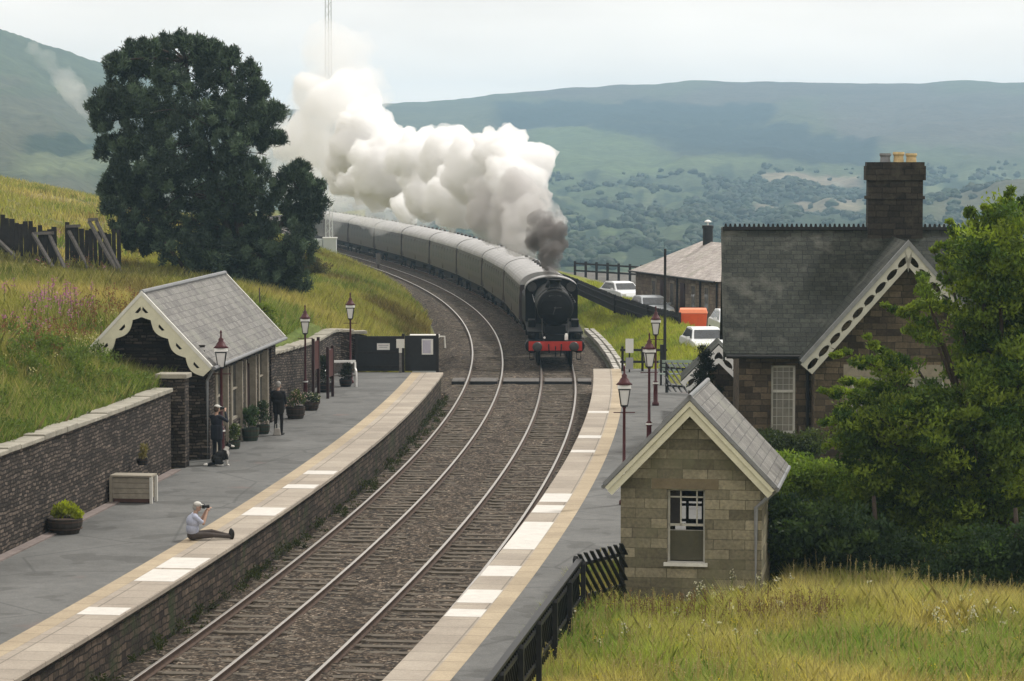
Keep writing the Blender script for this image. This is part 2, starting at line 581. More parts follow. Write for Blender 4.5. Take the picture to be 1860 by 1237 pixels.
M['needle'] = vcol_leaf("needle_surface", .12, .7)
M['grass'] = vcol_leaf("grass_blade", .35, .75)
M['soil'] = vcol_ground("grass_soil", .95, .8, .3, .5, .12)
M['hill'] = vcol_ground("hill_ground", .95, .012, .28, .6, 4.)


def glass(name, c, rough=.08):
    t = NT(name)
    n = t.noise(2.5, 3, t.obj())
    t.surf(t.ramp(n, [(.3, sc(c, .7)), (.7, sc(c, 1.3))]), rough, 0, None, 0, 0, .8)
    return t.m


M['win_coach'] = glass("dark_coach_window", (.012, .013, .015), .5)
M['win_dark'] = glass("dark_window_pane", (.03, .035, .04))
M['win_grey'] = glass("grey_curtained_pane", (.115, .11, .10))
M['curtain'] = glass('pale_curtained_pane', (.23, .215, .195), .25)
M['bargegrey'] = plain('weathered_grey_cream_paint', (.43, .42, .365), .7, .2, 4)

# ================================================================== GROUND
def smin0(x, k): return np.where(x > 0, x, 0)


def ground_z(s, o):
    s = np.asarray(s, float); o = np.asarray(o, float)
    d = np.maximum(-8.2 - o, 0)
    bump_ = .75 * np.exp(-((s - 21) / 5.) ** 2 - ((o + 12.2) / 2.6) ** 2)
    bw = bump_ + 3.05 + 2.3 * (1 - np.exp(-d / 7)) + .02 * d
    d2 = np.maximum(-o - 4.2, 0)
    bf = -.35 + 4.1 * (1 - np.exp(-d2 / 6)) + .075 * d2 + .13 * np.maximum(d2 - 17, 0)
    t = sstep(58, 66, s)
    left_far = bw * (1 - t) + bf * t
    near_plat = np.where(s < 61.6, -.5, bf)
    zl = np.where(o < -8.2, left_far, np.where(o < -4.2, near_plat, -.5))
    zl = zl - np.where(o < -7, .0042 * np.maximum(s - 205, 0) ** 2, 0)
    d3 = np.maximum(o - 4.4, 0)
    rf = -.35 + 1.3 * sstep(0, 3.6, d3) - .35 * sstep(9.2, 11, o)
    rn = np.where(o < 5.02, -.5, .62 + .1 * sstep(5, 12, o))
    t = sstep(58, 64, s)
    zr = rn * (1 - t) + rf * t
    zr = np.where((o < 4.4), -.5, zr)
    zr = zr - np.where(o > 6.5, .006 * np.maximum(s - 168, 0) ** 2, 0) - .012 * np.maximum(o - 42, 0) ** 2
    z = np.where(o < 0, zl, zr)
    wob = (fbm(s * .16 + 5, o * .16 + 9, 3) - .5)
    amp = np.where(o < -8.6, 1.1, np.where((o < -4.6) & (s > 64), .8, np.where((o > 5.6) & (s < 58), .18, .25 * (np.abs(o) > 5))))
    return z + wob * amp


def inv_so(X, Y):
    j = ((X - PX) ** 2 + (Y - PY) ** 2).argmin()
    return float(S0[j]), float((X - PX[j]) * math.cos(TH[j]) - (Y - PY[j]) * math.sin(TH[j]))


def gz_xy(X, Y):
    s, o = inv_so(X, Y)
    return float(ground_z(s, o))


def lerp3(a, b, t): return np.asarray(a) * (1 - t[..., None]) + np.asarray(b) * t[..., None]


ss = np.concatenate([np.arange(-60, 70, 1.0), np.arange(70, 240, 1.5), np.arange(240, 460, 5.)])
oo = np.concatenate([np.linspace(-110, -40, 15)[:-1], np.linspace(-40, -8.6, 42), [-8.3, -8.22, -8.18, -7.5, -6, -4.9, -4.4, -4.2, -3.4, 0, 3.4, 4.3, 4.9, 5.0, 5.04, 5.6], np.linspace(6.4, 45, 44), np.linspace(45, 110, 14)[1:]])
SSg, OOg = np.meshgrid(ss, oo, indexing='ij')
XX, YY = TV(SSg, OOg)
ZZ = ground_z(SSg, OOg)
n, m = XX.shape
V = np.stack([XX, YY, ZZ], -1).reshape(-1, 3)
ii, jj = np.meshgrid(np.arange(n - 1), np.arange(m - 1), indexing='ij')
F = np.stack([ii * m + jj, ii * m + jj + 1, (ii + 1) * m + jj + 1, (ii + 1) * m + jj], -1).reshape(-1, 4)[:, ::-1]


def veg_col(s, o):
    """natural colour of the vegetation by place: straw, yellow green, fresh green, heathery brown; the dip before the snow fences painted dark for shade"""
    a = fbm(s * .11 + 3, o * .13 + 7, 4); b = fbm(s * .35 + 50, o * .35 + 20, 3)
    straw = np.array((.42, .35, .14)); yg = np.array((.285, .275, .08)); green = np.array((.135, .19, .045)); brown = np.array((.17, .11, .05))
    c = lerp3(yg, straw, sstep(.5, .68, a)); c = lerp3(c, green, sstep(.52, .7, b) * .8)
    c = lerp3(c, brown, sstep(.62, .75, fbm(s * .2 + 90, o * .2 + 10, 3)) * .7)
    fresh = sstep(-14, -8.5, o) * sstep(0, 4, np.abs(o)) * (s < 60) * (o < 0)
    c = lerp3(c, green * 1.25, np.clip(fresh * .75, 0, 1))
    dip_shade = (1 - sstep(-17, -12, o)) * (s < 75)
    c = lerp3(c, np.array((.10, .10, .035)), np.clip(dip_shade * sstep(48, 62, s) * .8, 0, 1))  # shade of the dip painted in as a dark band
    rt = (o > 4) & (s < 60)
    c = np.where(rt[..., None], lerp3(lerp3(np.array((.28, .325, .07)), np.array((.44, .38, .15)), sstep(.42, .62, a)), np.array((.15, .24, .045)), sstep(.5, .68, b) * .85), c)
    rt2 = (o > 4) & (s > 62)
    c = np.where(rt2[..., None], lerp3(np.array((.32, .34, .06)), np.array((.22, .27, .05)), sstep(.4, .7, b)), c)
    return c


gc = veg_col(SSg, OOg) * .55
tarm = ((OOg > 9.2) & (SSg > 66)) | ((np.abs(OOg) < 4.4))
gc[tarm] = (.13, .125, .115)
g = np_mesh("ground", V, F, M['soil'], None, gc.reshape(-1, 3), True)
tag(g, kind="structure")

# ---- ballast
bs = np.concatenate([np.arange(-60, 150, .5), np.arange(150, 440, 2.)])
bo = np.arange(-4.3, 4.301, .2)
A, B = np.meshgrid(bs, bo, indexing='ij')
X, Y = TV(A, B)
zb = -.20 - .30 * sstep(3.2, 4.3, np.abs(B)) + (fbm(A * 2.3, B * 2.3, 3) - .5) * .17
zb = np.where(np.abs(np.abs(B) - 1.667) < .72, zb + .02, zb + .03)
zb = np.where((A < 63.5) & (np.abs(B) > 3.18), -.6, zb)
n, m = X.shape
V = np.stack([X, Y, zb], -1).reshape(-1, 3)
ii, jj = np.meshgrid(np.arange(n - 1), np.arange(m - 1), indexing='ij')
F = np.stack([ii * m + jj, ii * m + jj + 1, (ii + 1) * m + jj + 1, (ii + 1) * m + jj], -1).reshape(-1, 4)[:, ::-1]
b = np_mesh("ballast", V, F, M['ballast'], None, None, True)
tag(b, kind="structure")


def sweep(mb, sarr, prof, top=None, mi_fn=None, uvz=True):
    """profile [(o,z)...] closed, swept along the track"""
    k = len(prof); vs = []
    for s in sarr:
        t = th(s); x0 = float(np.interp(s, S0, PX)); y0 = float(np.interp(s, S0, PY))
        for (o, z) in prof:
            vs.append((x0 + o * math.cos(t), y0 - o * math.sin(t), z))
    cum = [0]
    for a, b_ in zip(prof, list(prof[1:]) + [prof[0]]):
        cum.append(cum[-1] + math.hypot(b_[0] - a[0], b_[1] - a[1]))
    fs = []; us = []; mis = []
    for i in range(len(sarr) - 1):
        for j in range(k):
            j2 = (j + 1) % k
            fs.append((i * k + j, (i + 1) * k + j, (i + 1) * k + j2, i * k + j2))
            if abs(prof[j][1] - prof[j2][1]) < 1e-4: va, vb = prof[j][0], prof[j2][0]
            else: va, vb = prof[j][1], prof[j2][1]
            us.append([(sarr[i], va), (sarr[i + 1], va), (sarr[i + 1], vb), (sarr[i], vb)])
            mis.append(mi_fn(j) if mi_fn else 0)
    fs.append(tuple(range(k))); us.append([p for p in prof]); mis.append(0)
    e = (len(sarr) - 1) * k
    fs.append(tuple(range(e + k - 1, e - 1, -1))); us.append([p for p in prof[::-1]]); mis.append(0)
    b0 = len(mb.f)
    mb.add(vs, fs, 0, us)
    mb.mi[b0:] = mis
    return mb


# ---- two running lines
def rail_profile(c):
    return [(c - .07, -.165), (c - .07, -.145), (c - .012, -.13), (c - .012, -.045), (c - .036, -.035), (c - .036, -.004), (c - .026, 0),
            (c + .026, 0), (c + .036, -.004), (c + .036, -.035), (c + .012, -.045), (c + .012, -.13), (c + .07, -.145), (c + .07, -.165)]


SL = None
for nm, lab, c0 in (("left", "curving railway track along the left platform, rails clear of any train", -1.667),
                    ("right", "curving railway track that carries the steam train towards the right platform", 1.667)):
    tr = thing("railway_track", lab, "track", T(20, c0, 0), 0, "station tracks")
    inv = Matrix.Translation(-tr.location)
    for sg in (-1, 1):
        mb = MB()
        sweep(mb, list(np.arange(-60, 430, 1.0)), rail_profile(c0 + sg * .7525), mi_fn=lambda j: 1 if j in (5, 6, 7) else 0)
        mb.v = [tuple(inv @ Vector(p)) for p in mb.v]
        mb.build("rail", [M['rust'], M['shiny']], tr)
    if SL is None:
        mb = MB().box((0, 0, -.24), (2.55, .26, .14))
        for sg in (-1, 1):
            mb.box((sg * .7525, 0, -.164), (.34, .2, .012))
        tmp = mb.build("sleeper", M['sleeper']); SL = tmp.data
        bpy.data.objects.remove(tmp)
    k = 0
    s = -7.0
    far = MB()
    while s < 190:
        p = T(s, c0, random.uniform(-.012, .012))
        a = -th(s) + random.uniform(-.006, .006)
        if k < 100:
            o = bpy.data.objects.new("sleeper", SL); COL.objects.link(o); o.parent = tr
            o.location = p - tr.location; o.rotation_euler = (0, 0, a)
        else:
            far.box(p - tr.location + Vector((0, 0, -.24)), (2.55, .26, .14), 0, Matrix.Rotation(a, 3, 'Z'))
        k += 1; s += .68
    fo = far.build("distant_sleepers", M['sleeper'], tr); fo["kind"] = "stuff"

# ================================================================== PLATFORMS
def s_near(px, py, z):
    p = at_z(px, py, z); return inv_so(p.x, p.y)[0]


PZ = .90


def platform(sg, s0, s1, back, white, e_in):
    """sg -1 left, +1 right"""
    sar = list(np.arange(s0, s1, 1.0)) + [s1]
    mb = MB()
    # asphalt top and body, back edge can change along the line
    rows = []
    for s in sar:
        bk = back(s)
        rows.append([T(s, sg * x, z) for x, z in ((bk, -.5), (bk, PZ), (e_in, PZ), (e_in, PZ - .2))])
    P = np.array(rows); uv = np.array([[(s, 0), (s, 1), (s, 5), (s, 6)] for s in sar], float)
    mb.grid(P, uv, 0, sg > 0)
    q = rows[-1]
    mb.add([q[0], q[1], T(s1, sg * 3.3, PZ - .006), T(s1, sg * 3.3, -.5)], [(0, 1, 2, 3)], 0, [[(0, 0), (0, 1), (4, 1), (4, 0)]])
    body = mb.build("platform", M['asphalt'])
    tag(body, kind="structure")
    w_ = .40
    mb = MB(); sweep(mb, sar, [(sg * e_in, PZ - .1), (sg * e_in, PZ + .003), (sg * (e_in - w_), PZ + .003), (sg * (e_in - w_), PZ - .1)])
    mb.build("edge_strip", M['buff'], body)
    mb = MB(); sweep(mb, sar, [(sg * (e_in - w_), PZ - .10), (sg * (e_in - w_), PZ), (sg * 3.19, PZ), (sg * 3.17, PZ - .02), (sg * 3.17, PZ - .10)])
    mb.build("coping", M['coping'], body)
    mb = MB(); sweep(mb, sar, [(sg * 3.7, -.6), (sg * 3.7, PZ - .10), (sg * 3.26, PZ - .10), (sg * 3.26, -.6)])
    mb.build("platform_wall", M['plat_wall'], body)
    for a, b_ in white:
        mb = MB(); k = max(2, int((b_ - a) / .5) + 2)
        sweep(mb, list(np.linspace(a, b_, k)), [(sg * (e_in - w_ - .02), PZ + .001), (sg * (e_in - w_ - .02), PZ + .006), (sg * 3.20, PZ + .006), (sg * 3.20, PZ + .001)])
        mb.build("white_marking", M['white_slab'], body)
    return body


LW = [((585, 862), (585, 855)), ((550, 887), (550, 880)), ((480, 937), (480, 922)), ((345, 1033), (345, 1014)), ((305, 1057), (305, 1034.5)), ((190, 1117), (190, 1103))]
RW = [((1085, 750), (1085, 747)), ((1070, 796), (1070, 791)), ((1060, 822), (1060, 817.5)), ((1005, 912), (1005, 897)), ((990, 931), (990, 918)), ((955, 998), (955, 948)), ((900, 1047), (900, 1028)), ((865, 1095), (865, 1071)), ((835, 1121), (835, 1106))]
wl = [(s_near(*a, PZ), s_near(*b_, PZ)) for a, b_ in LW]
wr = [(s_near(*a, PZ), s_near(*b_, PZ)) for a, b_ in RW]


def back_left(s): return 8.05 if s < 40 else 7.75


def back_right(s):
    if s < 7.3: return 5.05
    if s < 8.3: return 5.05 + (s - 7.3) * 3.2
    return 8.25 if s < 52 else (6.25 if s > 56 else 8.25 - (s - 52) * .5)


pb_ = platform(-1, -50, 61.2, back_left, wl, 4.5)
mb = MB(); sweep(mb, list(np.arange(-50, 24.5, 1.0)), [(-8.04, .85), (-8.04, .935), (-7.76, .935), (-7.76, .85)])
mb.build('wall_foot_kerb', plain('pinkish_kerb', (.20, .165, .15), .9, .3, 3), pb_)
platform(1, -50, 63.4, back_right, wr, 4.36)


# ================================================================== WALLS
def wall_poly(mb, pts, z0, z1, tk, mi=0):
    """upright wall of thickness tk along a list of xy points; z0, z1 lists"""
    n = len(pts); L = 0; rows = []; uvs = []
    for i, p in enumerate(pts):
        a = Vector(pts[max(i - 1, 0)][:2]); c = Vector(pts[min(i + 1, n - 1)][:2]); d = (c - a).normalized()
        nx, ny = d.y, -d.x
        if i: L += (Vector(pts[i][:2]) - Vector(pts[i - 1][:2])).length
        h = tk / 2
        rows.append([(p[0] - nx * h, p[1] - ny * h, z0[i]), (p[0] - nx * h, p[1] - ny * h, z1[i]), (p[0] + nx * h, p[1] + ny * h, z1[i]), (p[0] + nx * h, p[1] + ny * h, z0[i])])
        uvs.append([(L, z0[i]), (L, z1[i]), (L, z1[i] + tk), (L, z1[i] + tk + z1[i] - z0[i])])
    P = np.array(rows); U = np.array(uvs)
    mb.grid(P, U, mi, False)
    for r_ in (0, n - 1):
        q = rows[r_]; mb.add(q, [(0, 1, 2, 3) if r_ else (3, 2, 1, 0)], mi, [[(0, q[0][2]), (0, q[1][2]), (tk, q[2][2]), (tk, q[3][2])]])
    return mb


def stone_wall(name, label, pts, z0, z1, tk, mat, cap=.12, capw=.56):
    org = Vector((pts[0][0], pts[0][1], z0[0]))
    t_ = thing(name, label, "wall", org)
    loc = [(p[0] - org.x, p[1] - org.y) for p in pts]
    mb = MB(); wall_poly(mb, loc, [z - org.z for z in z0], [z - org.z for z in z1], tk)
    mb.build("wall_face", mat, t_)
    mb = MB()
    # uneven cap stones
    for i in range(len(loc) - 1):
        a = Vector(loc[i]); b_ = Vector(loc[i + 1]); d = b_ - a; L = d.length; k = max(1, round(L / .8))
        for j in range(k):
            f0 = j / k; f1 = (j + 1) / k
            za = z1[i] + (z1[i + 1] - z1[i]) * (f0 + f1) / 2 - org.z
            h = cap * random.uniform(.8, 1.25)
            c = a + d * ((f0 + f1) / 2)
            ang = math.atan2(d.y, d.x) + random.uniform(-.015, .015)
            mb.box((c.x, c.y, za + h / 2), (L / k - .015, capw * random.uniform(.95, 1.05), h), 0, Matrix.Rotation(ang, 3, 'Z'))
    mb.build("cap_stones", M['cap_stone'], t_, bevel=.02)
    return t_


sa = list(np.arange(-40, 24.7, 1.0))
pts = [T(s, -8.27) for s in sa]
stone_wall("retaining_wall", "dark rubble retaining wall with pale cap stones below the flowery bank", pts, [.6] * len(sa), [3.18] * len(sa), .42, M['dry_wall'])
sa = list(np.arange(39.9, 60.5, 1.0))
pts = [T(s, -7.95) for s in sa] + [T(61.3, -7.7), T(61.9, -7.2), T(62.1, -6.5)]
zt = [3.1 - .45 * min(1, max(0, (s - 40) / 14)) for s in sa] + [2.62, 2.55, 2.4]
stone_wall("retaining_wall", "brown stone wall from the shelter to the dark gate, curving at its end", pts, [.6] * len(pts), zt, .42, M['dry_wall'])
# end pillar by the shelter
p = T(24.9, -8.15, .9)
pl = thing("stone_pillar", "square stone pillar with flat cap where wall meets shelter", "pillar", p, -th(25))
MB().bx(-.38, .38, -.3, .3, 0, 2.62).build("shaft", M['dry_wall'], pl)
MB().bx(-.48, .46, -.38, .38, 2.62, 2.76).build("cap", M['cap_stone'], pl, bevel=.02)

# ================================================================== FAR VALLEY AND HILLS
SKX = np.array([-1500, -600, 0, 60, 100, 190, 300, 420, 510, 600, 710, 850, 1000, 1140, 1300, 1500, 1860, 2500, 3400])
SKY_ = np.array([-60, 10, 60, 76, 88, 116, 150, 182, 200, 202, 188, 176, 164, 153, 149, 152, 149, 140, 160])
SKR = np.array([1900, 1900, 1900, 1950, 2000, 2050, 2200, 2500, 2800, 3000, 3100, 3150, 3200, 3200, 3200, 3200, 3200, 3200, 3200])
BASEY = np.array([420, 420, 400, 400, 400, 410, 430, 470, 490, 500, 505, 505, 505, 505, 505, 505, 505, 505, 505])


def far_z(az, r):
    px = 930 + FPX * np.tan(az)
    ys = np.interp(px, SKX, SKY_) + (fbm(px * .012, px * 0 + 3, 3) - .5) * 10
    rc = np.interp(px, SKX, SKR)
    yb = np.interp(px, SKX, BASEY)
    r0 = 820.
    t = np.clip((r - r0) / (rc - r0), 0, 1)
    tt = t ** .78
    py = yb + (ys - yb) * tt
    el = (287 - py) / FPX
    z = CAM_H + r * el
    zb = CAM_H + r0 * (287 - yb) / FPX
    zf = -7 + (zb + 7) * sstep(230, 760, r)
    z = np.where(r < r0, zf, z)
    z = np.where(r > rc, CAM_H + rc * (287 - ys) / FPX - (r - rc) * .12, z)
    bump = (fbm(r * .006 + 4, az * 60 + 8, 4) - .5) * 16 * sstep(.0, .15, t) * (1 - sstep(.8, 1., t))
    # a low moor shoulder on the right and knolls in the valley floor
    z = z + bump
    sh = np.exp(-((px - 1900) / 260) ** 2 - ((r - 1250) / 130) ** 2) * 20
    return z + sh, py, px, t


azs = np.concatenate([np.linspace(-.6, -.2, 80)[:-1], np.linspace(-.2, .2, 620), np.linspace(.2, .6, 80)[1:]])
rr = np.concatenate([np.geomspace(205, 800, 40)[:-1], np.geomspace(800, 3300, 240)[:-1], np.geomspace(3300, 3850, 6)])
AZ, RR = np.meshgrid(azs, rr, indexing='ij')
ZF, PYf, PXf, TT = far_z(AZ, RR)


def far_col(px, py, r, t):
    n1 = fbm(px * .012, py * .03, 4); n2 = fbm(px * .04 + 9, py * .09 + 4, 3); n3 = fbm(px * .005 + 70, py * .02 + 30, 3)
    px = px + (n1 - .5) * 60; py2 = py + (n2 - .5) * 14
    moor = np.array((.115, .115, .06)); heath = np.array((.12, .095, .075)); green = np.array((.095, .125, .06)); field = np.array((.165, .18, .095))
    wood = np.array((.022, .042, .022)); plant = np.array((.014, .026, .026)); pink = np.array((.36, .27, .20)); pale = np.array((.40, .36, .29))
    c = lerp3(moor, heath, sstep(.42, .6, n3))
    c = lerp3(c, green, sstep(235, 330, py2) * .9)
    c = lerp3(c, field, sstep(.52, .6, n1) * sstep(290, 340, py2))
    c = lerp3(c, wood, sstep(.47, .56, n2 * .6 + n1 * .4) * sstep(290, 330, py2) * .85)

    def box(x0, x1, y0, y1, sx=14, sy=4):
        return sstep(x0 - sx, x0 + sx, px) * (1 - sstep(x1 - sx, x1 + sx, px)) * sstep(y0 - sy, y0 + sy, py2) * (1 - sstep(y1 - sy, y1 + sy, py2))
    # conifer plantation: upper and lower tongues
    pl = np.maximum(box(905, 1400, 186, 228), box(1060, 1480, 226, 250))
    low = box(1150, 1560, 246, 300) * sstep(0, 1, (py2 - 246) * 0 + (px - 1150) / 300 - (py2 - 290) / 60)
    pl = np.maximum(pl, np.maximum(low, box(1480, 1600, 250, 300)))
    c = lerp3(c, plant, np.clip(pl, 0, 1) * .95)
    c = lerp3(c, np.array((.14, .175, .07)), box(960, 1240, 236, 312, 20, 6) * (1 - sstep(0, 40, (px - 1030) * .32 - (py2 - 236))) * .9)
    c = lerp3(c, np.array((.15, .18, .08)), box(1240, 1400, 292, 308, 20, 5) * .8)
    c = lerp3(c, pink, box(1385, 1570, 318, 336, 12, 3) * .8)
    c = lerp3(c, pale, box(1410, 1540, 326, 342, 8, 3) * sstep(.45, .6, n2) * .7)
    c = lerp3(c, wood, box(1400, 1575, 338, 362, 10, 4) * .9)
    c = lerp3(c, pink, box(1365, 1560, 364, 384, 16, 3) * .65)
    c = lerp3(c, wood, box(1250, 1580, 384, 430, 30, 8) * .5)
    c = lerp3(c, np.array((.13, .12, .075)), sstep(1640, 1720, px) * sstep(0, 14, py2 - (395 - (px - 1640) * .30)) * (1 - sstep(420, 470, py2)))
    # left hill: smooth grey green grass with a dark wood and a pale field at its foot
    lf = 1 - sstep(420, 640, px)
    cl = lerp3(np.array((.10, .115, .06)), np.array((.125, .12, .075)), sstep(.4, .65, n3))
    cl = lerp3(cl, wood, np.clip(box(60, 260, 262, 288, 20, 5), 0, 1) * .9)
    cl = lerp3(cl, field * 1.1, box(30, 420, 288, 318, 30, 4) * .9)
    cl = lerp3(cl, moor * .8, box(-300, 60, 296, 420, 30, 8) * .5)
    return lerp3(c, cl, lf) * np.array((.62, .66, .62))


cf = far_col(PXf, PYf, RR, TT)
V = np.stack([RR * np.sin(AZ), RR * np.cos(AZ), ZF], -1)
n, m = AZ.shape
ii, jj = np.meshgrid(np.arange(n - 1), np.arange(m - 1), indexing='ij')
F = np.stack([ii * m + jj, (ii + 1) * m + jj, (ii + 1) * m + jj + 1, ii * m + jj + 1], -1).reshape(-1, 4)
h = np_mesh("hills", V.reshape(-1, 3), F, M['hill'], None, cf.reshape(-1, 3), True)
tag(h, kind="structure")

# far woodland: lumpy crowns, one mass
ico = bmesh.new(); bmesh.ops.create_icosphere(ico, subdivisions=2, radius=1.0)
IV = np.array([v.co[:] for v in ico.verts]); IF = np.array([[v.index for v in f.verts] for f in ico.faces]); ico.free()
Vs = []; Fs = []; Cs = []; base = 0
N = 30000
pxs = RNG.uniform(-40, 2000, N); rs = RNG.uniform(860, 2000, N) ; rs = 860 + (rs - 860) ** 1.0
azt = np.arctan((pxs - 930) / FPX)
zt_, pyt, _, tt_ = far_z(azt, rs)
dens = sstep(.51, .58, fbm(pxs * .012, pyt * .035, 3) * .55 + fbm(pxs * .045 + 9, pyt * .10 + 4, 2) * .45)
hed = (np.abs(fbm(pxs * .006 + 40, pyt * .02 + 12, 2) - .5) < .012).astype(float)
dens = np.maximum(dens * .9, hed * .8) * sstep(300, 335, pyt)
dens = np.where((pxs < 560), 0, dens)
dens = np.maximum(dens, ((pxs > 1390) & (pxs < 1580) & (pyt > 340) & (pyt < 362)) * .9)
dens = np.where((pyt > 316) & (pyt < 338) & (pxs > 1380) & (pxs < 1580), 0.03, dens)
dens = np.where((pyt > 364) & (pyt < 384) & (pxs > 1360) & (pxs < 1570), 0.05, dens)
keep = RNG.random(N) < dens
for px_, r_, z_, a_ in zip(pxs[keep], rs[keep], zt_[keep], azt[keep]):
    hgt = RNG.uniform(.8, 2.1); wd = hgt * RNG.uniform(.9, 1.7)
    jit = 1 + (RNG.random((len(IV), 1)) - .5) * .95
    v = IV * jit * (wd, wd, hgt)
    v = v + (r_ * math.sin(a_), r_ * math.cos(a_), z_ + hgt * .6)
    c = np.array((.03, .052, .024)) * RNG.uniform(.7, 1.6) + np.array((.03, .02, 0)) * (RNG.random() ** 3)
    Vs.append(v); Fs.append(IF + base); Cs.append(np.tile(c, (len(IV), 1)) * (1 + (RNG.random((len(IV), 1)) - .5) * .5)); base += len(IV)
wd = np_mesh("distant_woodland", np.concatenate(Vs), np.concatenate(Fs), M['leaf'], None, np.concatenate(Cs), False)
tag(wd, "blue green woods and hedgerow trees on the far side of the valley", "woodland", kind="stuff")

# ================================================================== HAZE
def haze_box():
    t = NT("valley_haze")
    p = t.n("ShaderNodeVolumePrincipled")
    p.inputs["Color"].default_value = (.52, .77, 1.0, 1)
    p.inputs["Density"].default_value = .00023
    p.inputs["Anisotropy"].default_value = 0.15
    t.l(p.outputs["Volume"], t.out.inputs["Volume"])
    mb = MB().bx(-3600, 3600, -60, 3900, -420, 116)
    o = mb.build("haze", t.m)
    tag(o, "pale blue haze filling the valley air", "haze", kind="stuff")
    o.display_type = 'WIRE'


haze_box()

# ================================================================== TRAIN
def make_loco(s0, c0):
    """steam locomotive seen from the front; local +y runs back along the train"""
    a = -th(s0 + 5)
    t = thing("steam_locomotive", "black steam locomotive with red buffer beam pulling the train", "locomotive", T(s0, c0), a)
    K = M['loco_black']; G = M['loco_grey']
    bz = 2.80
    # boiler, tapering to firebox
    MB().lathe([(.02, 2.9), (.80, 2.9), (.82, 5.2), (.88, 7.4)], (0, 0, bz), 28, 0, 'y').build("boiler", K, t, True)
    MB().lathe([(.30, .98), (.78, 1.0), (.86, 1.08), (.86, 2.9), (.5, 2.91)], (0, 0, bz), 28, 0, 'y').build("smokebox", K, t, True)
    MB().bx(-.30, .30, .93, .955, bz + .50, bz + .60).build("number_plate", M['loco_grey'], t)
    for sx in (-1, 1): MB().tube([(sx * .55, .2, 1.24), (sx * .62, .95, 1.7), (sx * .62, 1.0, 2.3)], .03, 6).build("vacuum_pipe", G, t)
    mb = MB(); mb.tube([(.865 * math.cos(x), 1.12, bz + .865 * math.sin(x)) for x in np.linspace(0, 2 * math.pi, 30)], .02, 6); mb.build("smokebox_ring", G, t)
    d = MB().lathe([(.02, .80), (.25, .83), (.55, .90), (.70, .985), (.72, 1.0)], (0, 0, bz), 28, 0, 'y').build("smokebox_door", M['loco_black'], t, True)
    mb = MB().tube([(0, .78, bz), (.3, .74, bz + .02)], .018, 6); mb.tube([(0, .78, bz), (-.1, .73, bz - .3)], .018, 6)
    mb.lathe([(.05, .74), (.05, .82)], (0, 0, bz), 10, 0, 'y')
    mb.build("door_handle", G, d)
    for z in (bz + .32, bz - .32):
        pass
    mb = MB(); mb.bx(-.62, .1, .80, .86, bz + .28, bz + .34); mb.bx(-.62, .1, .80, .86, bz - .34, bz - .28)
    mb.build("door_hinge", K, d)
    MB().lathe([(.40, bz + .78), (.29, bz + .92), (.25, bz + 1.0), (.255, bz + 1.22), (.33, bz + 1.27), (.33, bz + 1.31), (.24, bz + 1.32)], (0, 1.95, 0), 20).build("chimney", K, t, True)
    MB().lathe([(.42, bz + .78), (.36, bz + .95), (.33, bz + 1.08), (.2, bz + 1.16), (.02, bz + 1.18)], (0, 5.1, 0), 18).build("steam_dome", K, t, True)
    mb = MB()
    pr = [(-.82, 1.4), (.82, 1.4), (.86, 2.6)] + [(.88 * math.cos(x), bz + .88 * math.sin(x)) for x in np.linspace(.1, math.pi - .1, 14)] + [(-.86, 2.6)]
    mb.prism(pr, 'y', 7.4, 9.3); mb.build("firebox", K, t)
    # handrails and pipes along the boiler
    mb = MB()
    for sx in (-1, 1):
        mb.tube([(sx * .98, 1.1, bz + .25), (sx * .98, 8.8, bz + .25)], .016, 6)
        for y in (1.2, 3, 5, 7): mb.tube([(sx * .84, y, bz + .22), (sx * .98, y, bz + .25)], .014, 5)
    mb.tube([(.98 * math.cos(x), 1.1, bz + .98 * math.sin(x)) for x in np.linspace(.25, math.pi - .25, 16)], .016, 6)
    mb.build("handrail", G, t)
    # running plate, curved down at the front
    mb = MB(); mb.bx(-1.30, 1.30, 1.1, 9.6, 1.60, 1.66); mb.bx(-1.28, 1.28, .3, 1.1, 1.22, 1.28)
    for sx in (-1, 1):
        mb.add([(sx * 1.28, 1.1, 1.28), (sx * .75, 1.1, 1.28), (sx * .75, 1.5, 1.66), (sx * 1.28, 1.5, 1.66), (sx * 1.28, 1.1, 1.2), (sx * .75, 1.1, 1.2), (sx * .75, 1.5, 1.6), (sx * 1.28, 1.5, 1.6)],
               [(0, 1, 2, 3), (4, 7, 6, 5), (0, 3, 7, 4), (1, 5, 6, 2)])
        mb.bx(min(sx * 1.30, sx * 1.33), max(sx * 1.30, sx * 1.33), 1.1, 9.6, 1.52, 1.67)
        mb.bx(min(sx * .9, sx * 1.24), max(sx * .9, sx * 1.24), 4.6, 6.0, 1.66, 2.0)
    mb.bx(-.5, .5, .9, 1.5, 1.28, 1.95)
    mb.build("running_plate", K, t)
    bb = MB(); bb.bx(-1.27, 1.27, .18, .30, .80, 1.24); bb.bx(-1.22, 1.22, .165, .18, .84, .87); bb.build("buffer_beam", M['red'], t)
    for sx in (-1, 1):
        mb = MB(); mb.lathe([(.17, .18), (.15, .0), (.12, -.18)], (sx * .87, 0, 1.03), 16, 0, 'y'); bo = mb.build("buffer", M['red'], t, True)
        MB().lathe([(.05, -.17), (.07, -.36), (.23, -.37), (.235, -.41), (.16, -.435)], (sx * .87, 0, 1.03), 18, 0, 'y').build("buffer_head", G, bo, True)
    mb = MB(); mb.tube([(0, .15, 1.0), (0, .0, .95), (0, -.05, .72), (0, 0, .55), (0, .06, .72)], .032, 6)
    mb.tube([(.28, .16, 1.1), (.28, .02, 1.0), (.25, -.02, .7), (.24, .04, .55)], .035, 6)
    mb.tube([(-.32, .16, 1.1), (-.32, .02, 1.0), (-.3, -.02, .7)], .03, 6)
    mb.build("coupling", K, t)
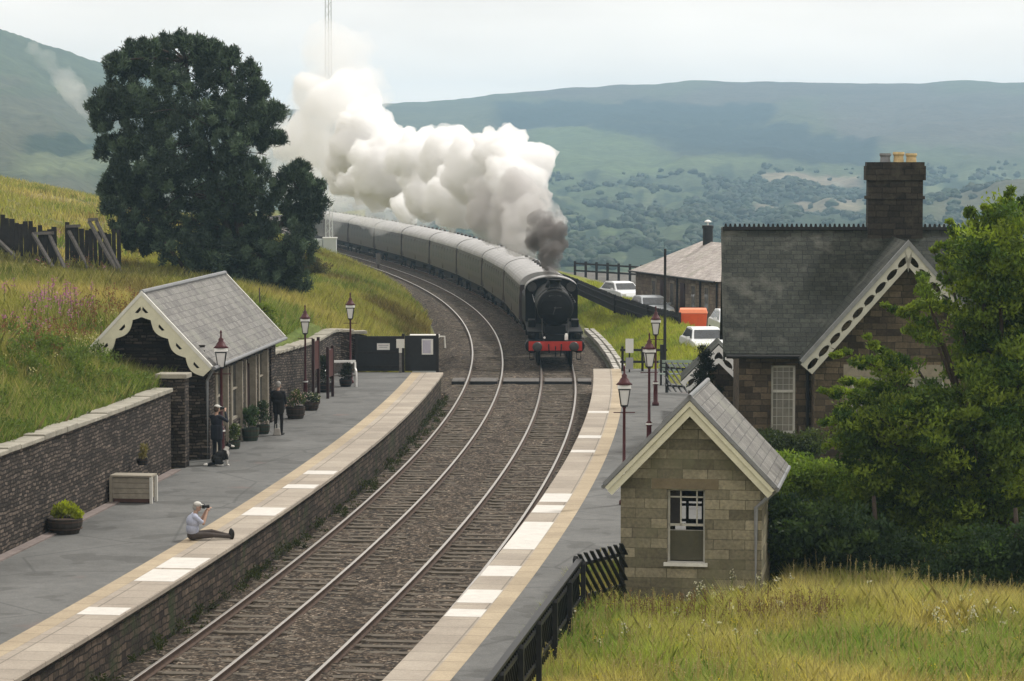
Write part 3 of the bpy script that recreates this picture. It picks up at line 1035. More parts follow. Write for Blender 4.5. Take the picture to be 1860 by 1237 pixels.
    # lamps on brackets, one lit-white lens each
    for x, z in ((.52, 1.30), (-.52, 1.30)):
        mb = MB(); mb.bx(x - .08, x + .08, .3, .48, z, z + .24); mb.lathe([(.07, z + .24), (.05, z + .32)], (x, .39, 0), 8)
        lo = mb.build("headlamp", M['white'] if x > 0 else K, t)
        MB().lathe([(.055, .285), (.055, .302)], (x, 0, z + .12), 12, 0, 'y').build("lens", M['lamp_glass'], lo)
    # cylinders, valve gear, wheels
    for sx in (-1, 1):
        mb = MB(); mb.lathe([(.20, 1.1), (.31, 1.12), (.33, 1.2), (.33, 2.2), (.2, 2.22)], (sx * 1.10, 0, .95), 16, 0, 'y')
        mb.lathe([(.10, 1.0), (.18, 1.05), (.19, 2.25)], (sx * 1.08, 0, 1.42), 14, 0, 'y')
        mb.build("cylinder", K, t, True)
        mb = MB(); mb.tube([(sx * 1.15, 2.2, .93), (sx * 1.15, 3.6, .92), (sx * 1.15, 6.0, .68)], .05, 6); mb.tube([(sx * 1.12, 3.3, .68), (sx * 1.12, 8.3, .68)], .06, 6)
        mb.build("motion_rod", G, t)
        for y in (3.3, 5.0, 6.7, 8.4):
            mb = MB(); mb.lathe([(.10, -.09), (.70, -.09), (.745, -.06), (.71, .07), (.10, .08)], (0, 0, 0), 22, 0, 'x')
            mb.v = [(p[0] + sx * .79, p[1] + y, p[2] + .71) for p in mb.v]
            mb.build("driving_wheel", K, t)
        mb = MB(); mb.lathe([(.08, -.07), (.48, -.07), (.51, -.04), (.48, .06), (.08, .07)], (0, 0, 0), 18, 0, 'x')
        mb.v = [(p[0] + sx * .77, p[1] + 1.5, p[2] + .49) for p in mb.v]; mb.build("pony_wheel", K, t)
        mb = MB(); mb.bx(sx * 1.12 - .1, sx * 1.12 + .1, .5, .78, .35, .39); mb.bx(sx * 1.12 - .1, sx * 1.12 + .1, .5, .78, .75, .79); mb.beam((sx * 1.02, .6, .35), (sx * 1.02, .6, 1.2), .03, .06); mb.beam((sx * 1.22, .6, .35), (sx * 1.22, .6, 1.2), .03, .06)
        mb.build("footstep", K, t)
    MB().bx(-.55, .55, .4, 9.4, .75, 1.55).build("frame", K, t)
    # cab
    mb = MB()
    roof = [(1.33 * math.cos(x), 3.28 + .62 * math.sin(x)) for x in np.linspace(0, math.pi, 16)]
    pr = [(-1.33, 1.55), (1.33, 1.55)] + roof
    # front sheet with two spectacle windows: built of the sheet around the firebox
    mb.prism(pr, 'y', 9.25, 9.31)
    for sx in (-1, 1): mb.bx(min(sx * 1.28, sx * 1.33), max(sx * 1.28, sx * 1.33), 9.31, 10.9, 1.5, 3.28)
    cab = mb.build("cab", K, t)
    rf = [(1.36 * math.cos(x), 3.30 + .66 * math.sin(x)) for x in np.linspace(0, math.pi, 18)]
    mb = MB()
    rows = np.array([[(p[0], y, p[1]) for p in rf] for y in (9.1, 11.2)]); mb.grid(rows)
    rows2 = np.array([[(p[0] * .97, y, p[1] - .03) for p in rf] for y in (9.1, 11.2)]); mb.grid(rows2, None, 0, True)
    mb.build("cab_roof", M['coach_roof'], cab)
    for sx in (-1, 1):
        f = MB().lathe([(.2, 9.22), (.25, 9.22), (.25, 9.25), (.2, 9.25)], (sx * 1.0, 0, 3.42), 14, 0, 'y').build("spectacle_rim", G, cab)
        MB().lathe([(.2, 9.225), (.2, 9.24)], (sx * 1.0, 0, 3.42), 14, 0, 'y').build("pane", M['win_grey'], f)
    return t


LS, LC = 75.6, 1.60
make_loco(LS, LC)


def make_tender(s0, c0):
    t = thing("tender", "black coal tender coupled behind the locomotive", "tender", T(s0, c0), -th(s0 + 4))
    mb = MB(); mb.bx(-1.28, 1.28, .1, 7.2, 1.3, 2.7)
    for sx in (-1, 1):
        mb.add([(sx * 1.28, .1, 2.7), (sx * 1.28, 7.2, 2.7), (sx * .95, 7.2, 3.15), (sx * .95, .1, 3.15), (sx * 1.22, .1, 2.7), (sx * 1.22, 7.2, 2.7), (sx * .9, 7.2, 3.15), (sx * .9, .1, 3.15)], [(0, 1, 2, 3), (4, 7, 6, 5), (3, 2, 6, 7)])
    mb.build("tank", M['loco_black'], t)
    mb = MB()
    for i in range(90):
        mb.ell((random.uniform(-.85, .85), random.uniform(.8, 6.2), 2.72 + random.uniform(0, .3)), (.16, .16, .13), 6, 4)
    mb.build("coal", M['black'], t)
    mb = MB(); mb.bx(-1.1, 1.1, .1, 7.2, 1.0, 1.3); mb.build("underframe", M['underframe'], t)
    for y in (1.2, 3.5, 5.8):
        for sx in (-1, 1):
            mb = MB(); mb.lathe([(.08, -.07), (.6, -.07), (.64, -.04), (.6, .06), (.08, .07)], (0, 0, 0), 18, 0, 'x')
            mb.v = [(p[0] + sx * .77, p[1] + y, p[2] + .62) for p in mb.v]; mb.build("wheel", M['underframe'], t)
    return t


make_tender(LS + 11.6, LC)

CL = 19.6   # coach body length


def make_coach():
    t = thing("passenger_coach", "passenger coach coupled directly behind the tender", "coach", (0, 0, 0), 0, "coaches of the steam train")
    side = [(1.36, 1.05), (1.40, 1.6), (1.40, 2.4), (1.34, 3.05)]
    pr = side + [(-x, z) for x, z in side[::-1]]
    body = MB().prism(pr, 'y', 0, CL).build("body", M['coach'], t)
    rf = [(1.38 * math.cos(x), 3.05 + .72 * math.sin(x)) for x in np.linspace(0, math.pi, 18)]
    MB().prism(rf, 'y', -.06, CL + .06).build("roof", M['coach_roof'], t, False)
    v0 = None
    for i in range(7):
        y = 1.6 + i * (CL - 3.2) / 6
        if v0 is None: v0 = MB().lathe([(.12, 3.66), (.12, 3.84), (.16, 3.86), (.05, 3.93)], (.2, 0, 0), 8).build("roof_vent", M['loco_grey'], t); v_ = v0
        else: v_ = v0.copy(); COL.objects.link(v_); v_.parent = t
        v_.location = (0, y, 0)
    mb = MB(); mb.bx(-1.2, 1.2, .3, CL - .3, .85, 1.05); mb.bx(-1.0, 1.0, 7, 12.5, .45, .9); mb.build("underframe", M['underframe'], t)
    for y in (2.9, CL - 2.9):
        mb = MB(); mb.bx(-1.1, 1.1, y - 1.7, y + 1.7, .5, .75)
        for yy in (y - 1.3, y + 1.3):
            for sx in (-1, 1):
                b0 = len(mb.v); mb.lathe([(.08, -.07), (.43, -.07), (.46, -.04), (.43, .06), (.08, .07)], (0, 0, 0), 14, 0, 'x')
                mb.v[b0:] = [(p[0] + sx * .77, p[1] + yy, p[2] + .46) for p in mb.v[b0:]]
        mb.build("bogie", M['underframe'], t)
    for y in (-.22, CL):
        MB().bx(-.5, .5, y, y + .22, 1.05, 3.2).build("gangway", M['underframe'], t)
    wm = {}
    for sx in (-1, 1):
        mb = MB(); mb.add([(sx * 1.415, -.62, 1.9), (sx * 1.415, .62, 1.9), (sx * 1.385, .62, 2.82), (sx * 1.385, -.62, 2.82), (sx * 1.36, -.62, 1.9), (sx * 1.36, .62, 1.9), (sx * 1.33, .62, 2.82), (sx * 1.33, -.62, 2.82)], [(0, 1, 2, 3), (0, 4, 5, 1), (1, 5, 6, 2), (2, 6, 7, 3), (3, 7, 4, 0), (7, 6, 5, 4)])
        w0 = mb.build("window", M['win_coach'], t); w0.location = (0, 2.6, 0)
        for i in range(1, 8):
            w_ = w0.copy(); COL.objects.link(w_); w_.parent = t; w_.location = (0, 2.6 + i * (CL - 5.2) / 7, 0)
        mb = MB()
        for y in (.55, CL - .55, CL / 2):
            mb.add([(sx * 1.408, y - .34, 1.15), (sx * 1.408, y + .34, 1.15), (sx * 1.37, y + .34, 2.9), (sx * 1.37, y - .34, 2.9), (sx * 1.35, y - .34, 1.15), (sx * 1.35, y + .34, 1.15), (sx * 1.32, y + .34, 2.9), (sx * 1.32, y - .34, 2.9)], [(0, 1, 2, 3), (0, 4, 5, 1), (1, 5, 6, 2), (2, 6, 7, 3), (3, 7, 4, 0)])
        mb.build("doors", M['darkmaroon'], t)
    return t


ords = ["first coach behind the tender, closest to the dark smoke", "second coach behind the tender, under thick smoke", "third coach behind the tender, grey roof in the smoke's edge",
        "fourth coach behind the tender, halfway round the curve", "fifth coach behind the tender, on the outer curve", "sixth coach behind the tender, beyond the grassy bank's end",
        "seventh coach behind the tender, passing the white lineside cabinet", "eighth coach behind the tender, seen just right of white cabinet", "ninth coach behind the tender, half hidden by the pine tree", "tenth and last coach, hidden in smoke behind the pine"]
s = LS + 19.6
co = None
for i, lab in enumerate(ords[:9]):
    p = T(s, LC); q = T(s + CL, LC); d = q - p
    rz = math.atan2(-d.x, d.y)
    if co is None:
        co = make_coach(); co.location = p; co.rotation_euler = (0, 0, rz); co["label"] = lab
    else:
        dup(co, p, rz, lab)
    s += CL + .75


# ================================================================== STATION SHELTER (left platform)
def gable_boards(mb, half, z_e, z_r, y, tk, w1, fn, n=48, sides=(-1, 1), xc=0.):
    """a pair of sloping boards under the roof edge; fn(t) -> list of (inner, outer) distances below the slope line at t (0 eave, 1 ridge)"""
    for sx in sides:
        dx, dz = -half, z_r - z_e
        L = math.hypot(dx, dz); nx, nz = -dz / L, dx / L      # pointing inwards / down
        for i in range(n):
            t0, t1 = i / n, (i + 1) / n
            for (a0, b0), (a1, b1) in zip(fn(t0), fn(t1)):
                if b0 - a0 < .004 and b1 - a1 < .004: continue
                P = []
                for t_, a, b in ((t0, a0, b0), (t1, a1, b1)):
                    px_, pz_ = half + dx * t_, z_e + dz * t_
                    row = []
                    for e_ in (a, b):
                        x_, z_ = px_ + nx * e_, pz_ + nz * e_
                        if x_ < 0:      # mitre on the centre line
                            k_ = -x_ / dx; x_ = 0.0; z_ += k_ * dz
                        row.append((x_, z_))
                    P.append(row)
                q = [P[0][0], P[1][0], P[1][1], P[0][1]]
                if abs(q[0][0]) + abs(q[1][0]) + abs(q[2][0]) + abs(q[3][0]) < 1e-6: continue
                q = [(xc + sx * x, z) for x, z in q]
                mb.prism(q, 'y', y, y + tk)


def roof_pair(mb, half, z_e, z_r, y0, y1, tk, xc=0.):
    for sx in (-1, 1):
        q = [(xc + sx * half, z_e), (xc, z_r), (xc, z_r - tk), (xc + sx * half, z_e - tk)]
        mb.prism(q, 'y', y0, y1)
    return mb


def make_shelter():
    p = at_z(375, 838, .9); s_, o_ = inv_so(p.x, p.y)
    a = -th(s_ + 6)
    t = thing("waiting_shelter", "stone waiting shelter with grey slate roof and cream scalloped bargeboards", "shelter", p, a)
    D = 13.0; half = 2.08; xc = -1.82; ze = 2.84; zr = 5.06
    mb = MB(); mb.bx(-3.7, -3.35, .4, D, -.3, 2.75); mb.bx(-3.35, -.0, D - .35, D, -.3, 2.75)
    # front gable wall, with gable
    mb.prism([(-3.7, -.3), (0, -.3), (0, 2.75), (xc, 4.75), (-3.7, 2.75)], 'y', .55, .9)
    mb.prism([(-3.7, 2.76), (0, 2.76), (xc, 4.75)], 'y', D - .3, D)
    # piers on the platform side
    for y0, y1 in ((.9, 1.5), (3.6, 4.1), (6.2, 6.7), (8.8, 9.3), (11.2, 11.7), (D - .9, D - .35)): mb.bx(-.35, 0, y0, y1, -.3, 2.6)
    for y0, y1 in ((1.5, 3.6), (4.1, 6.2), (9.3, 11.2)): mb.bx(-.32, -.02, y0, y1, -.3, .75)
    mb.build("stone_wall", M['dry_wall'], t)
    r_ = MB(); roof_pair(r_, half, ze, zr, -.45, D + .4, .10, xc); roof = r_.build("roof", M['slate_grey'], t)
    MB().tube([(xc, -.45, zr + .02), (xc, D + .4, zr + .02)], .075, 8).build("ridge_tiles", M['leadgrey'], roof)
    def scal(u):
        hole = any(abs(u - h) < .035 for h in (.12, .37, .62, .86))
        k = abs(math.sin(math.pi * u * 4.0))
        arch = 0.
        w_ = .34 + .15 * k + arch * .4
        return [(0.0, .24), (.32 if hole else .24, w_)]
    for sd_ in (-1, 1):
        mb = MB(); gable_boards(mb, half, ze - .02, zr - .02, -.50, .06, .3, scal, 60, (sd_,), xc)
        mb.build("bargeboard", M['cream'], t)
    for sd_ in (-1, 1):
        mb = MB(); gable_boards(mb, half + .03, ze + .05, zr + .06, -.52, .12, .3, lambda u: [(0, .09)], 8, (sd_,), xc)
        mb.build("verge_trim", M['offwhite'], t)
        mb = MB(); gable_boards(mb, half + .03, ze + .05, zr + .06, D + .36, .1, .3, lambda u: [(0, .22)], 8, (sd_,), xc)
        mb.build("verge_trim", M['offwhite'], t)
    mb = MB(); mb.tube([(half + xc + .06, -.4, ze - .02), (half + xc + .06, D + .3, ze - .02)], .06, 8)
    mb.tube([(half + xc + .02, -.3, ze - .05), (.06, -.1, ze - .4), (.06, -.1, 0)], .045, 8)
    mb.build("gutter", M['leadgrey'], t)
    for y in (1.55, 3.5, 4.15, 6.1, 6.85, 8.7, 9.35, 11.1):
        MB().bx(-.22, .05, y - .07, y + .07, 0, 2.55).build("post", M['pale_wood'], t)
    for y0, y1 in ((6.7, 8.8), (11.7, 12.1)): MB().bx(-.20, -.16, y0, y1, 0, 2.3).build("door", M['darkmaroon'], t)
    for y0, y1 in ((1.5, 3.6), (4.1, 6.2), (9.3, 11.2)):
        f = MB(); f.bx(-.2, -.1, y0 + .1, y1 - .1, .75, .83); f.bx(-.2, -.1, y0 + .1, y1 - .1, 1.7, 1.75); f.bx(-.2, -.1, (y0 + y1) / 2 - .03, (y0 + y1) / 2 + .03, .8, 2.5)
        fo = f.build("window", M['pale_wood'], t)
        MB().bx(-.18, -.16, y0, y1, .75, 2.55).build("pane", M['win_dark'], fo)
    MB().bx(-3.3, -.1, .95, D - .4, 2.5, 2.55).build("ceiling", M['dark_wood'], t)
    # lattice inside the porch gable
    mb = MB()
    for i in range(9): mb.bx(xc - 1.7, xc + 1.7, .50, .54, 2.1 + i * .16, 2.17 + i * .16)
    mb.build("slatted_screen", M['dark_wood'], t)


make_shelter()


# ================================================================== STONE HUT (right platform)
def make_hut():
    a = -R(9.0)
    p = at_z(1127, 1083, .72)
    t = thing("stone_hut", "small buff stone lamp hut with grey slate roof and cream gable boards", "hut", p, a)
    W = 2.97; D = 3.7; ze = 2.44; zr = 4.14; xc = W / 2; h = .18
    mb = MB()
    x0, x1, z0, z1 = .98, 1.78, .74, 2.30       # front window opening
    def holed(y0, y1, a0, a1, b0, b1):
        mb.bx(0, a0, y0, y1, -.4, ze); mb.bx(a1, W, y0, y1, -.4, ze); mb.bx(a0, a1, y0, y1, -.4, b0); mb.bx(a0, a1, y0, y1, b1, ze)
        mb.prism([(0, ze), (W, ze), (xc, zr - .12)], 'y', y0, y1)
    holed(0, .32, x0, x1, z0, z1)
    holed(D - .32, D, .75, 1.75, .8, 2.2)
    bf_ = MB()
    for x_ in (.75, 1.05, 1.4, 1.7): bf_.bx(x_, x_ + .06, D - .2, D - .14, .8, 2.2)
    for z_ in (.8, 1.15, 1.5, 1.85, 2.14): bf_.bx(.75, 1.75, D - .19, D - .15, z_, z_ + .06)
    bf_.bx(.75, 1.75, D - .17, D - .16, 1.6, 2.2); bf_.bx(1.06, 1.4, D - .17, D - .16, .8, 1.2)
    bf_.build('back_window', M['grey_wood'], t)
    mb.bx(0, .32, .32, D - .32, -.4, ze); mb.bx(W - .32, W, .32, D - .32, -.4, ze)
    mb.build("stone_wall", M['hut_stone'], t)
    MB().bx(x0 - .32, x1 + .28, -.015, .3, z1, z1 + .22).build("lintel", plain("brown_lintel", (.165, .135, .085), .9, .2, 4, 0, .2), t)
    r_ = MB(); roof_pair(r_, W / 2 + .32, ze - .02, zr + .16, -.42, D + .3, .10, xc); roof = r_.build("roof", M['slate_grey'], t)
    mb = MB(); mb.tube([(xc, -.44, zr + .145), (xc, D + .3, zr + .145)], .05, 8); mb.build("ridge_roll", M['leadgrey'], roof)
    for sd_ in (-1, 1):
        mb = MB(); gable_boards(mb, W / 2 + .34, ze + .01, zr + .20, -.44, .05, .3, lambda u: [(0, .08)], 4, (sd_,), xc); mb.build("verge_trim", M['leadgrey'], t)
    for sd_ in (-1, 1):
        mb = MB(); gable_boards(mb, W / 2 + .32, ze - .05, zr + .12, -.415, .07, .3, lambda u: [(.0, .13)], 4, (sd_,), xc)
        gable_boards(mb, W / 2 + .31, ze - .09, zr + .06, -.37, .06, .3, lambda u: [(.10, .23)], 4, (sd_,), xc)
        mb.build("bargeboard", M['cream'], t)
        mb = MB(); gable_boards(mb, W / 2 + .31, ze - .09, zr + .06, D + .22, .06, .3, lambda u: [(.0, .25)], 4, (sd_,), xc)
        mb.build("bargeboard", M['cream'], t)
    f = MB(); y = .16
    f.bx(x0, x0 + .05, y, y + .07, z0, z1); f.bx(x1 - .05, x1, y, y + .07, z0, z1); f.bx(x0, x1, y, y + .07, z1 - .05, z1); f.bx(x0, x1, y, y + .06, 1.50, 1.55); f.bx(x0, x1, y + .05, y + .1, 1.36, 1.41)
    f.bx(x0 + .26, x0 + .29, y, y + .06, 1.5, z1); f.bx(x1 - .2, x1 - .17, y, y + .06, 1.5, z1); f.bx(x0, x1, y, y + .06, 2.1, 2.13)
    fr = f.build("window", M['bargegrey'], t)
    MB().bx(x0 + .03, x0 + .26, y + .02, y + .05, 1.5, z1 - .03).build("shutter", M['dark_wood'], fr)
    MB().bx(x0 + .04, x1 - .04, y + .02, y + .05, z0 + .03, 1.40).build("boarding", plain("olive_board", (.075, .07, .045), .85, .2, 5), fr)
    MB().bx(x0 - .06, x1 + .06, -.10, .2, z0 - .06, z0 + .01).build("sill", M['offwhite'], t)
    mb = MB(); mb.tube([(W + .33, -.3, ze - .08), (W + .33, D + .2, ze - .08)], .055, 8); mb.tube([(W + .3, -.1, ze - .12), (W - .12, -.06, ze - .5), (W - .12, -.06, -.3)], .045, 8)
    mb.build("gutter", M['leadgrey'], t)
    MB().tube([(-.33, -.3, ze - .08), (-.33, D + .2, ze - .08)], .05, 8).build("gutter", M['leadgrey'], t)
    MB().bx(-.09, 0, 1.2, 1.5, 1.1, 1.7).build("wall_box", M['black'], t)
    MB().bx(.34, W - .34, .34, D - .34, -.05, 0).build("floor", M['grey_wood'], t)


make_hut()


# ================================================================== STATION HOUSE (right)
def make_house():
    a = -R(3.2)
    org = Vector((6.95, 84.0, .70))
    t = thing("station_house", "dark stone station house with mossy slate roof and fretted white bargeboards", "house", org, a)
    W = 8.4; D = 7.2; ze = 3.32; zr = 7.0
    mb = MB()
    x0, x1, z0, z1 = .98, 1.72, .82, 2.92
    mb.bx(0, x0, 0, .4, -.5, ze + .3); mb.bx(x1, 2.2, 0, .4, -.5, ze + .3); mb.bx(x0, x1, 0, .4, -.5, z0); mb.bx(x0, x1, 0, .4, z1, ze + .3)
    mb.bx(0, .4, .4, D, -.5, ze + .3); mb.bx(0, W, D - .4, D, -.5, ze + .3); mb.bx(W - .4, W, 0, D - .4, -.5, ze + .3)
    mb.prism([(.1, ze), (D - .1, ze), (D / 2, zr - .15)], 'x', .0, .4); mb.prism([(.1, ze), (D - .1, ze), (D / 2, zr - .15)], 'x', W - .4, W)
    # gabled wing
    gx0, gx1, gy = 2.2, 7.6, -2.0; gc_ = (gx0 + gx1) / 2; gzr = 6.78
    mb.bx(gx0, gx0 + .4, gy + .4, 1.0, -.5, ze + .2); mb.bx(gx1 - .4, gx1, gy + .4, 1.0, -.5, ze + .2)
    wx = [(3.3, 4.25), (5.1, 6.05)]; wz0, wz1 = .8, 2.75
    mb.bx(gx0, wx[0][0], gy, gy + .4, -.5, ze); mb.bx(wx[0][1], wx[1][0], gy, gy + .4, -.5, ze); mb.bx(wx[1][1], gx1, gy, gy + .4, -.5, ze)
    for q in wx: mb.bx(q[0], q[1], gy, gy + .4, -.5, wz0); mb.bx(q[0], q[1], gy, gy + .4, wz1, ze)
    mb.prism([(gx0, ze), (gx1, ze), (gc_, gzr - .25)], 'y', gy, gy + .4)
    mb.build("stone_wall", M['house_stone'], t)
    MB().bx(gx0 - .03, gx1 + .03, gy - .05, gy, ze - .02, ze + .1).build("string_course", M['house_stone'], t)
    # main roof (ridge along x)
    mb = MB()
    for sy in (-1, 1):
        y_e = D / 2 + sy * (D / 2 + .45)
        q = [(y_e, ze), (D / 2, zr), (D / 2, zr - .12), (y_e, ze - .12)]
        mb.prism(q, 'x', -.45, W + .45)
    roof = mb.build("roof", M['slate_dark'], t)
    gh = (gx1 - gx0) / 2 + .42; gze = ze - .12
    mb = MB(); roof_pair(mb, gh, gze, gzr, gy - .45, D / 2 + .1, .12, gc_); mb.build("wing_roof", M['slate_dark'], roof)
    mb = MB(); mb.bx(-.45, W + .45, D / 2 - .1, D / 2 + .1, zr - .03, zr + .07)
    k = 0; x = -.40
    while x < W + .4:
        mb.prism([(x, zr + .07), (x + .09, zr + .07), (x + .07, zr + .17), (x + .02, zr + .17)], 'y', D / 2 - .05, D / 2 + .05); x += .15
    mb.build("ridge_cresting", M['black'], roof)
    # verge on the left end
    mb = MB()
    for sy in (-1,):
        y_e = D / 2 + sy * (D / 2 + .47)
        mb.prism([(y_e, ze + .05), (D / 2, zr + .05), (D / 2, zr - .25), (y_e, ze - .25)], 'x', -.50, -.44)
    mb.build("verge_board", M['slate_dark'], t)
    # fretted bargeboards
    def fret(u):
        w_ = .44; k = (u * 9.5) % 1.0
        web = abs(k - .5) > .43
        if u > .955: return [(.0, .55), (.55, .56)]
        if web: return [(.0, .30), (.30, w_)]
        e = .085 * math.sqrt(max(0, 1 - ((k - .5) / .43) ** 2))
        return [(.0, .24 - e), (.24 + e, w_)]
    for sd_ in (-1, 1):
        mb = MB(); gable_boards(mb, gh + .02, gze - .06, gzr - .06, gy - .50, .06, .4, fret, 120, (sd_,), gc_)
        mb.build("bargeboard", M['bargegrey'], t)
    for sd_ in (-1, 1):
        mb = MB(); gable_boards(mb, gh + .05, gze + .05, gzr + .06, gy - .53, .14, .4, lambda u: [(0, .12)], 6, (sd_,), gc_)
        mb.build("verge_trim", M['leadgrey'], t)
    # sash window
    def sash(x0, x1, z0, z1, y, cols, rows, nm="window"):
        f = MB(); w_ = x1 - x0
        f.bx(x0, x0 + .07, y, y + .08, z0, z1); f.bx(x1 - .07, x1, y, y + .08, z0, z1); f.bx(x0, x1, y, y + .08, z1 - .07, z1); f.bx(x0, x1, y, y + .08, z0, z0 + .08)
        zm = z0 + (z1 - z0) * .62; f.bx(x0, x1, y - .02, y + .06, zm - .04, zm + .04)
        for i in range(1, cols): xx = x0 + w_ * i / cols; f.bx(xx - .007, xx + .007, y + .03, y + .06, z0, z1)
        for (a0, a1, n_) in ((z0, zm, rows), (zm, z1, max(1, rows - 1))):
            for i in range(1, n_): zz = a0 + (a1 - a0) * i / n_; f.bx(x0, x1, y + .03, y + .06, zz - .007, zz + .007)
        o = f.build(nm, M['offwhite'], t)
        MB().bx(x0, x1, y + .05, y + .065, z0, z1).build("pane", M['curtain'], o)
        MB().bx(x0 - .12, x1 + .12, y - .22, y + .1, z0 - .12, z0).build("sill", M['pale_stone'], o)
        return o
    sash(x0, x1, z0, z1, .14, 4, 5)
    for q in wx: sash(q[0], q[1], wz0, wz1, gy + .14, 3, 3)
    for q in wx: MB().bx(q[0] - .25, q[1] + .25, gy - .02, gy + .35, wz1, wz1 + .36).build("lintel", M['pale_stone'], t)
    for q in wx:
        for xx in (q[0] - .2, q[1]): MB().bx(xx, xx + .2, gy - .02, gy + .35, wz0, wz1).build("jamb_stone", M['pale_stone'], t)
    MB().bx(-.02, .26, -.02, .3, .2, .62).build("quoin_stone", M['pale_stone'], t)
    mb = MB(); mb.tube([(2.08, -.12, ze - .2), (2.08, -.12, -.3)], .05, 8); mb.tube([(-.4, -.5, ze - .1), (gx0 - .3, -.5, ze - .1)], .06, 8); mb.build("gutter", M['black'], t)
    # chimney stack
    cx, cy = 4.98, D / 2 + .1
    ch = MB(); ch.bx(cx - .86, cx + .86, cy - .42, cy + .42, zr - 1.2, zr + 1.95)
    ch.bx(cx - .92, cx + .92, cy - .47, cy + .47, zr + .95, zr + 1.05); ch.bx(cx - .94, cx + .94, cy - .5, cy + .5, zr + 1.55, zr + 2.0); ch.bx(cx - .90, cx + .90, cy - .46, cy + .46, zr + 2.0, zr + 2.12)
    co_ = ch.build("chimney", masonry("sooty_stone", (.022, .02, .017), (.05, .043, .034), (.015, .013, .011), .46, .19, .012, .5, (.07, .06, .045), .6), roof)
    for x, hh in ((-.30, .30), (.12, .34), (.52, .30)):
        MB().lathe([(.17, zr + 2.10), (.15, zr + 2.1 + hh * .6), (.19, zr + 2.1 + hh * .8), (.18, zr + 2.1 + hh), (.11, zr + 2.1 + hh), (.11, zr + 2.2)], (cx + x, cy, 0), 14).build("chimney_pot", M['clay'] if x > -.2 else M['leadgrey'], roof)
    # small gabled porch on the platform side
    px_, py_ = -.55, 12.0
    pm = MB(); pm.bx(px_ - .9, px_ + 1.2, py_, py_ + .3, -.3, 1.5); pm.prism([(px_ - .9, 1.5), (px_ + 1.2, 1.5), (px_ + .15, 2.6)], 'y', py_, py_ + .3); pm.bx(.3, .6, D, py_ + .3, -.3, 2.0)
    po = pm.build("porch", M['house_stone'], t)
    mb = MB(); roof_pair(mb, 1.3, 1.5, 2.8, py_ - .35, py_ + 3., .1, px_ + .15); mb.build("porch_roof", M['slate_dark'], po)
    mb = MB(); gable_boards(mb, 1.32, 1.44, 2.74, py_ - .4, .06, .4, lambda u: fret(u * .42), 40, (-1, 1), px_ + .15); mb.build("porch_bargeboard", M['white'], po)
    return t


make_house()


# ================================================================== BUILDING BEYOND THE CAR PARK
def make_back():
    org = Vector((11.3, 150.5, .9)); a = R(15)
    t = thing("stone_cottage", "low brown stone cottage with pinkish hipped roof behind the fence", "cottage", org, a)
    W, L, ze, zr = 6.2, 15.0, 2.30, 4.15
    mb = MB(); mb.bx(0, W, 0, L, -.5, ze); mb.build("stone_wall", M['brown_stone'], t)
    e = .3
    V8 = [(-e, -e, ze), (W + e, -e, ze), (W + e, L + e, ze), (-e, L + e, ze), (W / 2, 3.0, zr), (W / 2, L - 3.2, zr)]
    mb = MB().add(V8, [(0, 1, 4), (1, 2, 5, 4), (2, 3, 5), (3, 0, 4, 5), (3, 2, 1, 0)]); r_ = mb.build("roof", M['slate_pink'], t)
    MB().lathe([(.30, zr - .5), (.30, zr + .75), (.34, zr + .8), (.34, zr + .95), (.2, zr + .97)], (W / 2 - .1, L - 4.5, 0), 16).build("chimney", M['black'], r_)
    MB().lathe([(.05, zr + .97), (.05, zr + 1.1), (.2, zr + 1.14), (.2, zr + 1.2), (.04, zr + 1.28)], (W / 2 - .1, L - 4.5, 0), 10).build("chimney_cowl", M['white'], r_)
    for y in (1.9, 4.2, 8.0, 11.4):
        f = MB().bx(-.03, .02, y - .42, y + .42, .5, 2.0).build("window", M['pale_stone'], t)
        MB().bx(-.045, -.03, y - .3, y + .3, .62, 1.85).build("pane", M['win_grey'], f)
    for y in (6.1, 9.8): MB().bx(-.04, .02, y - .4, y + .4, -.2, 1.95).build("door", M['darkmaroon'], t)
    mb = MB()
    for y in (.15, 2.95, 7.0): mb.tube([(-.06, y, ze), (-.06, y, -.3)], .05, 6)
    mb.tube([(-e - .05, -e, ze - .02), (-e - .05, L + e, ze - .02)], .06, 6)
    mb.build("gutter", M['black'], t)


make_back()

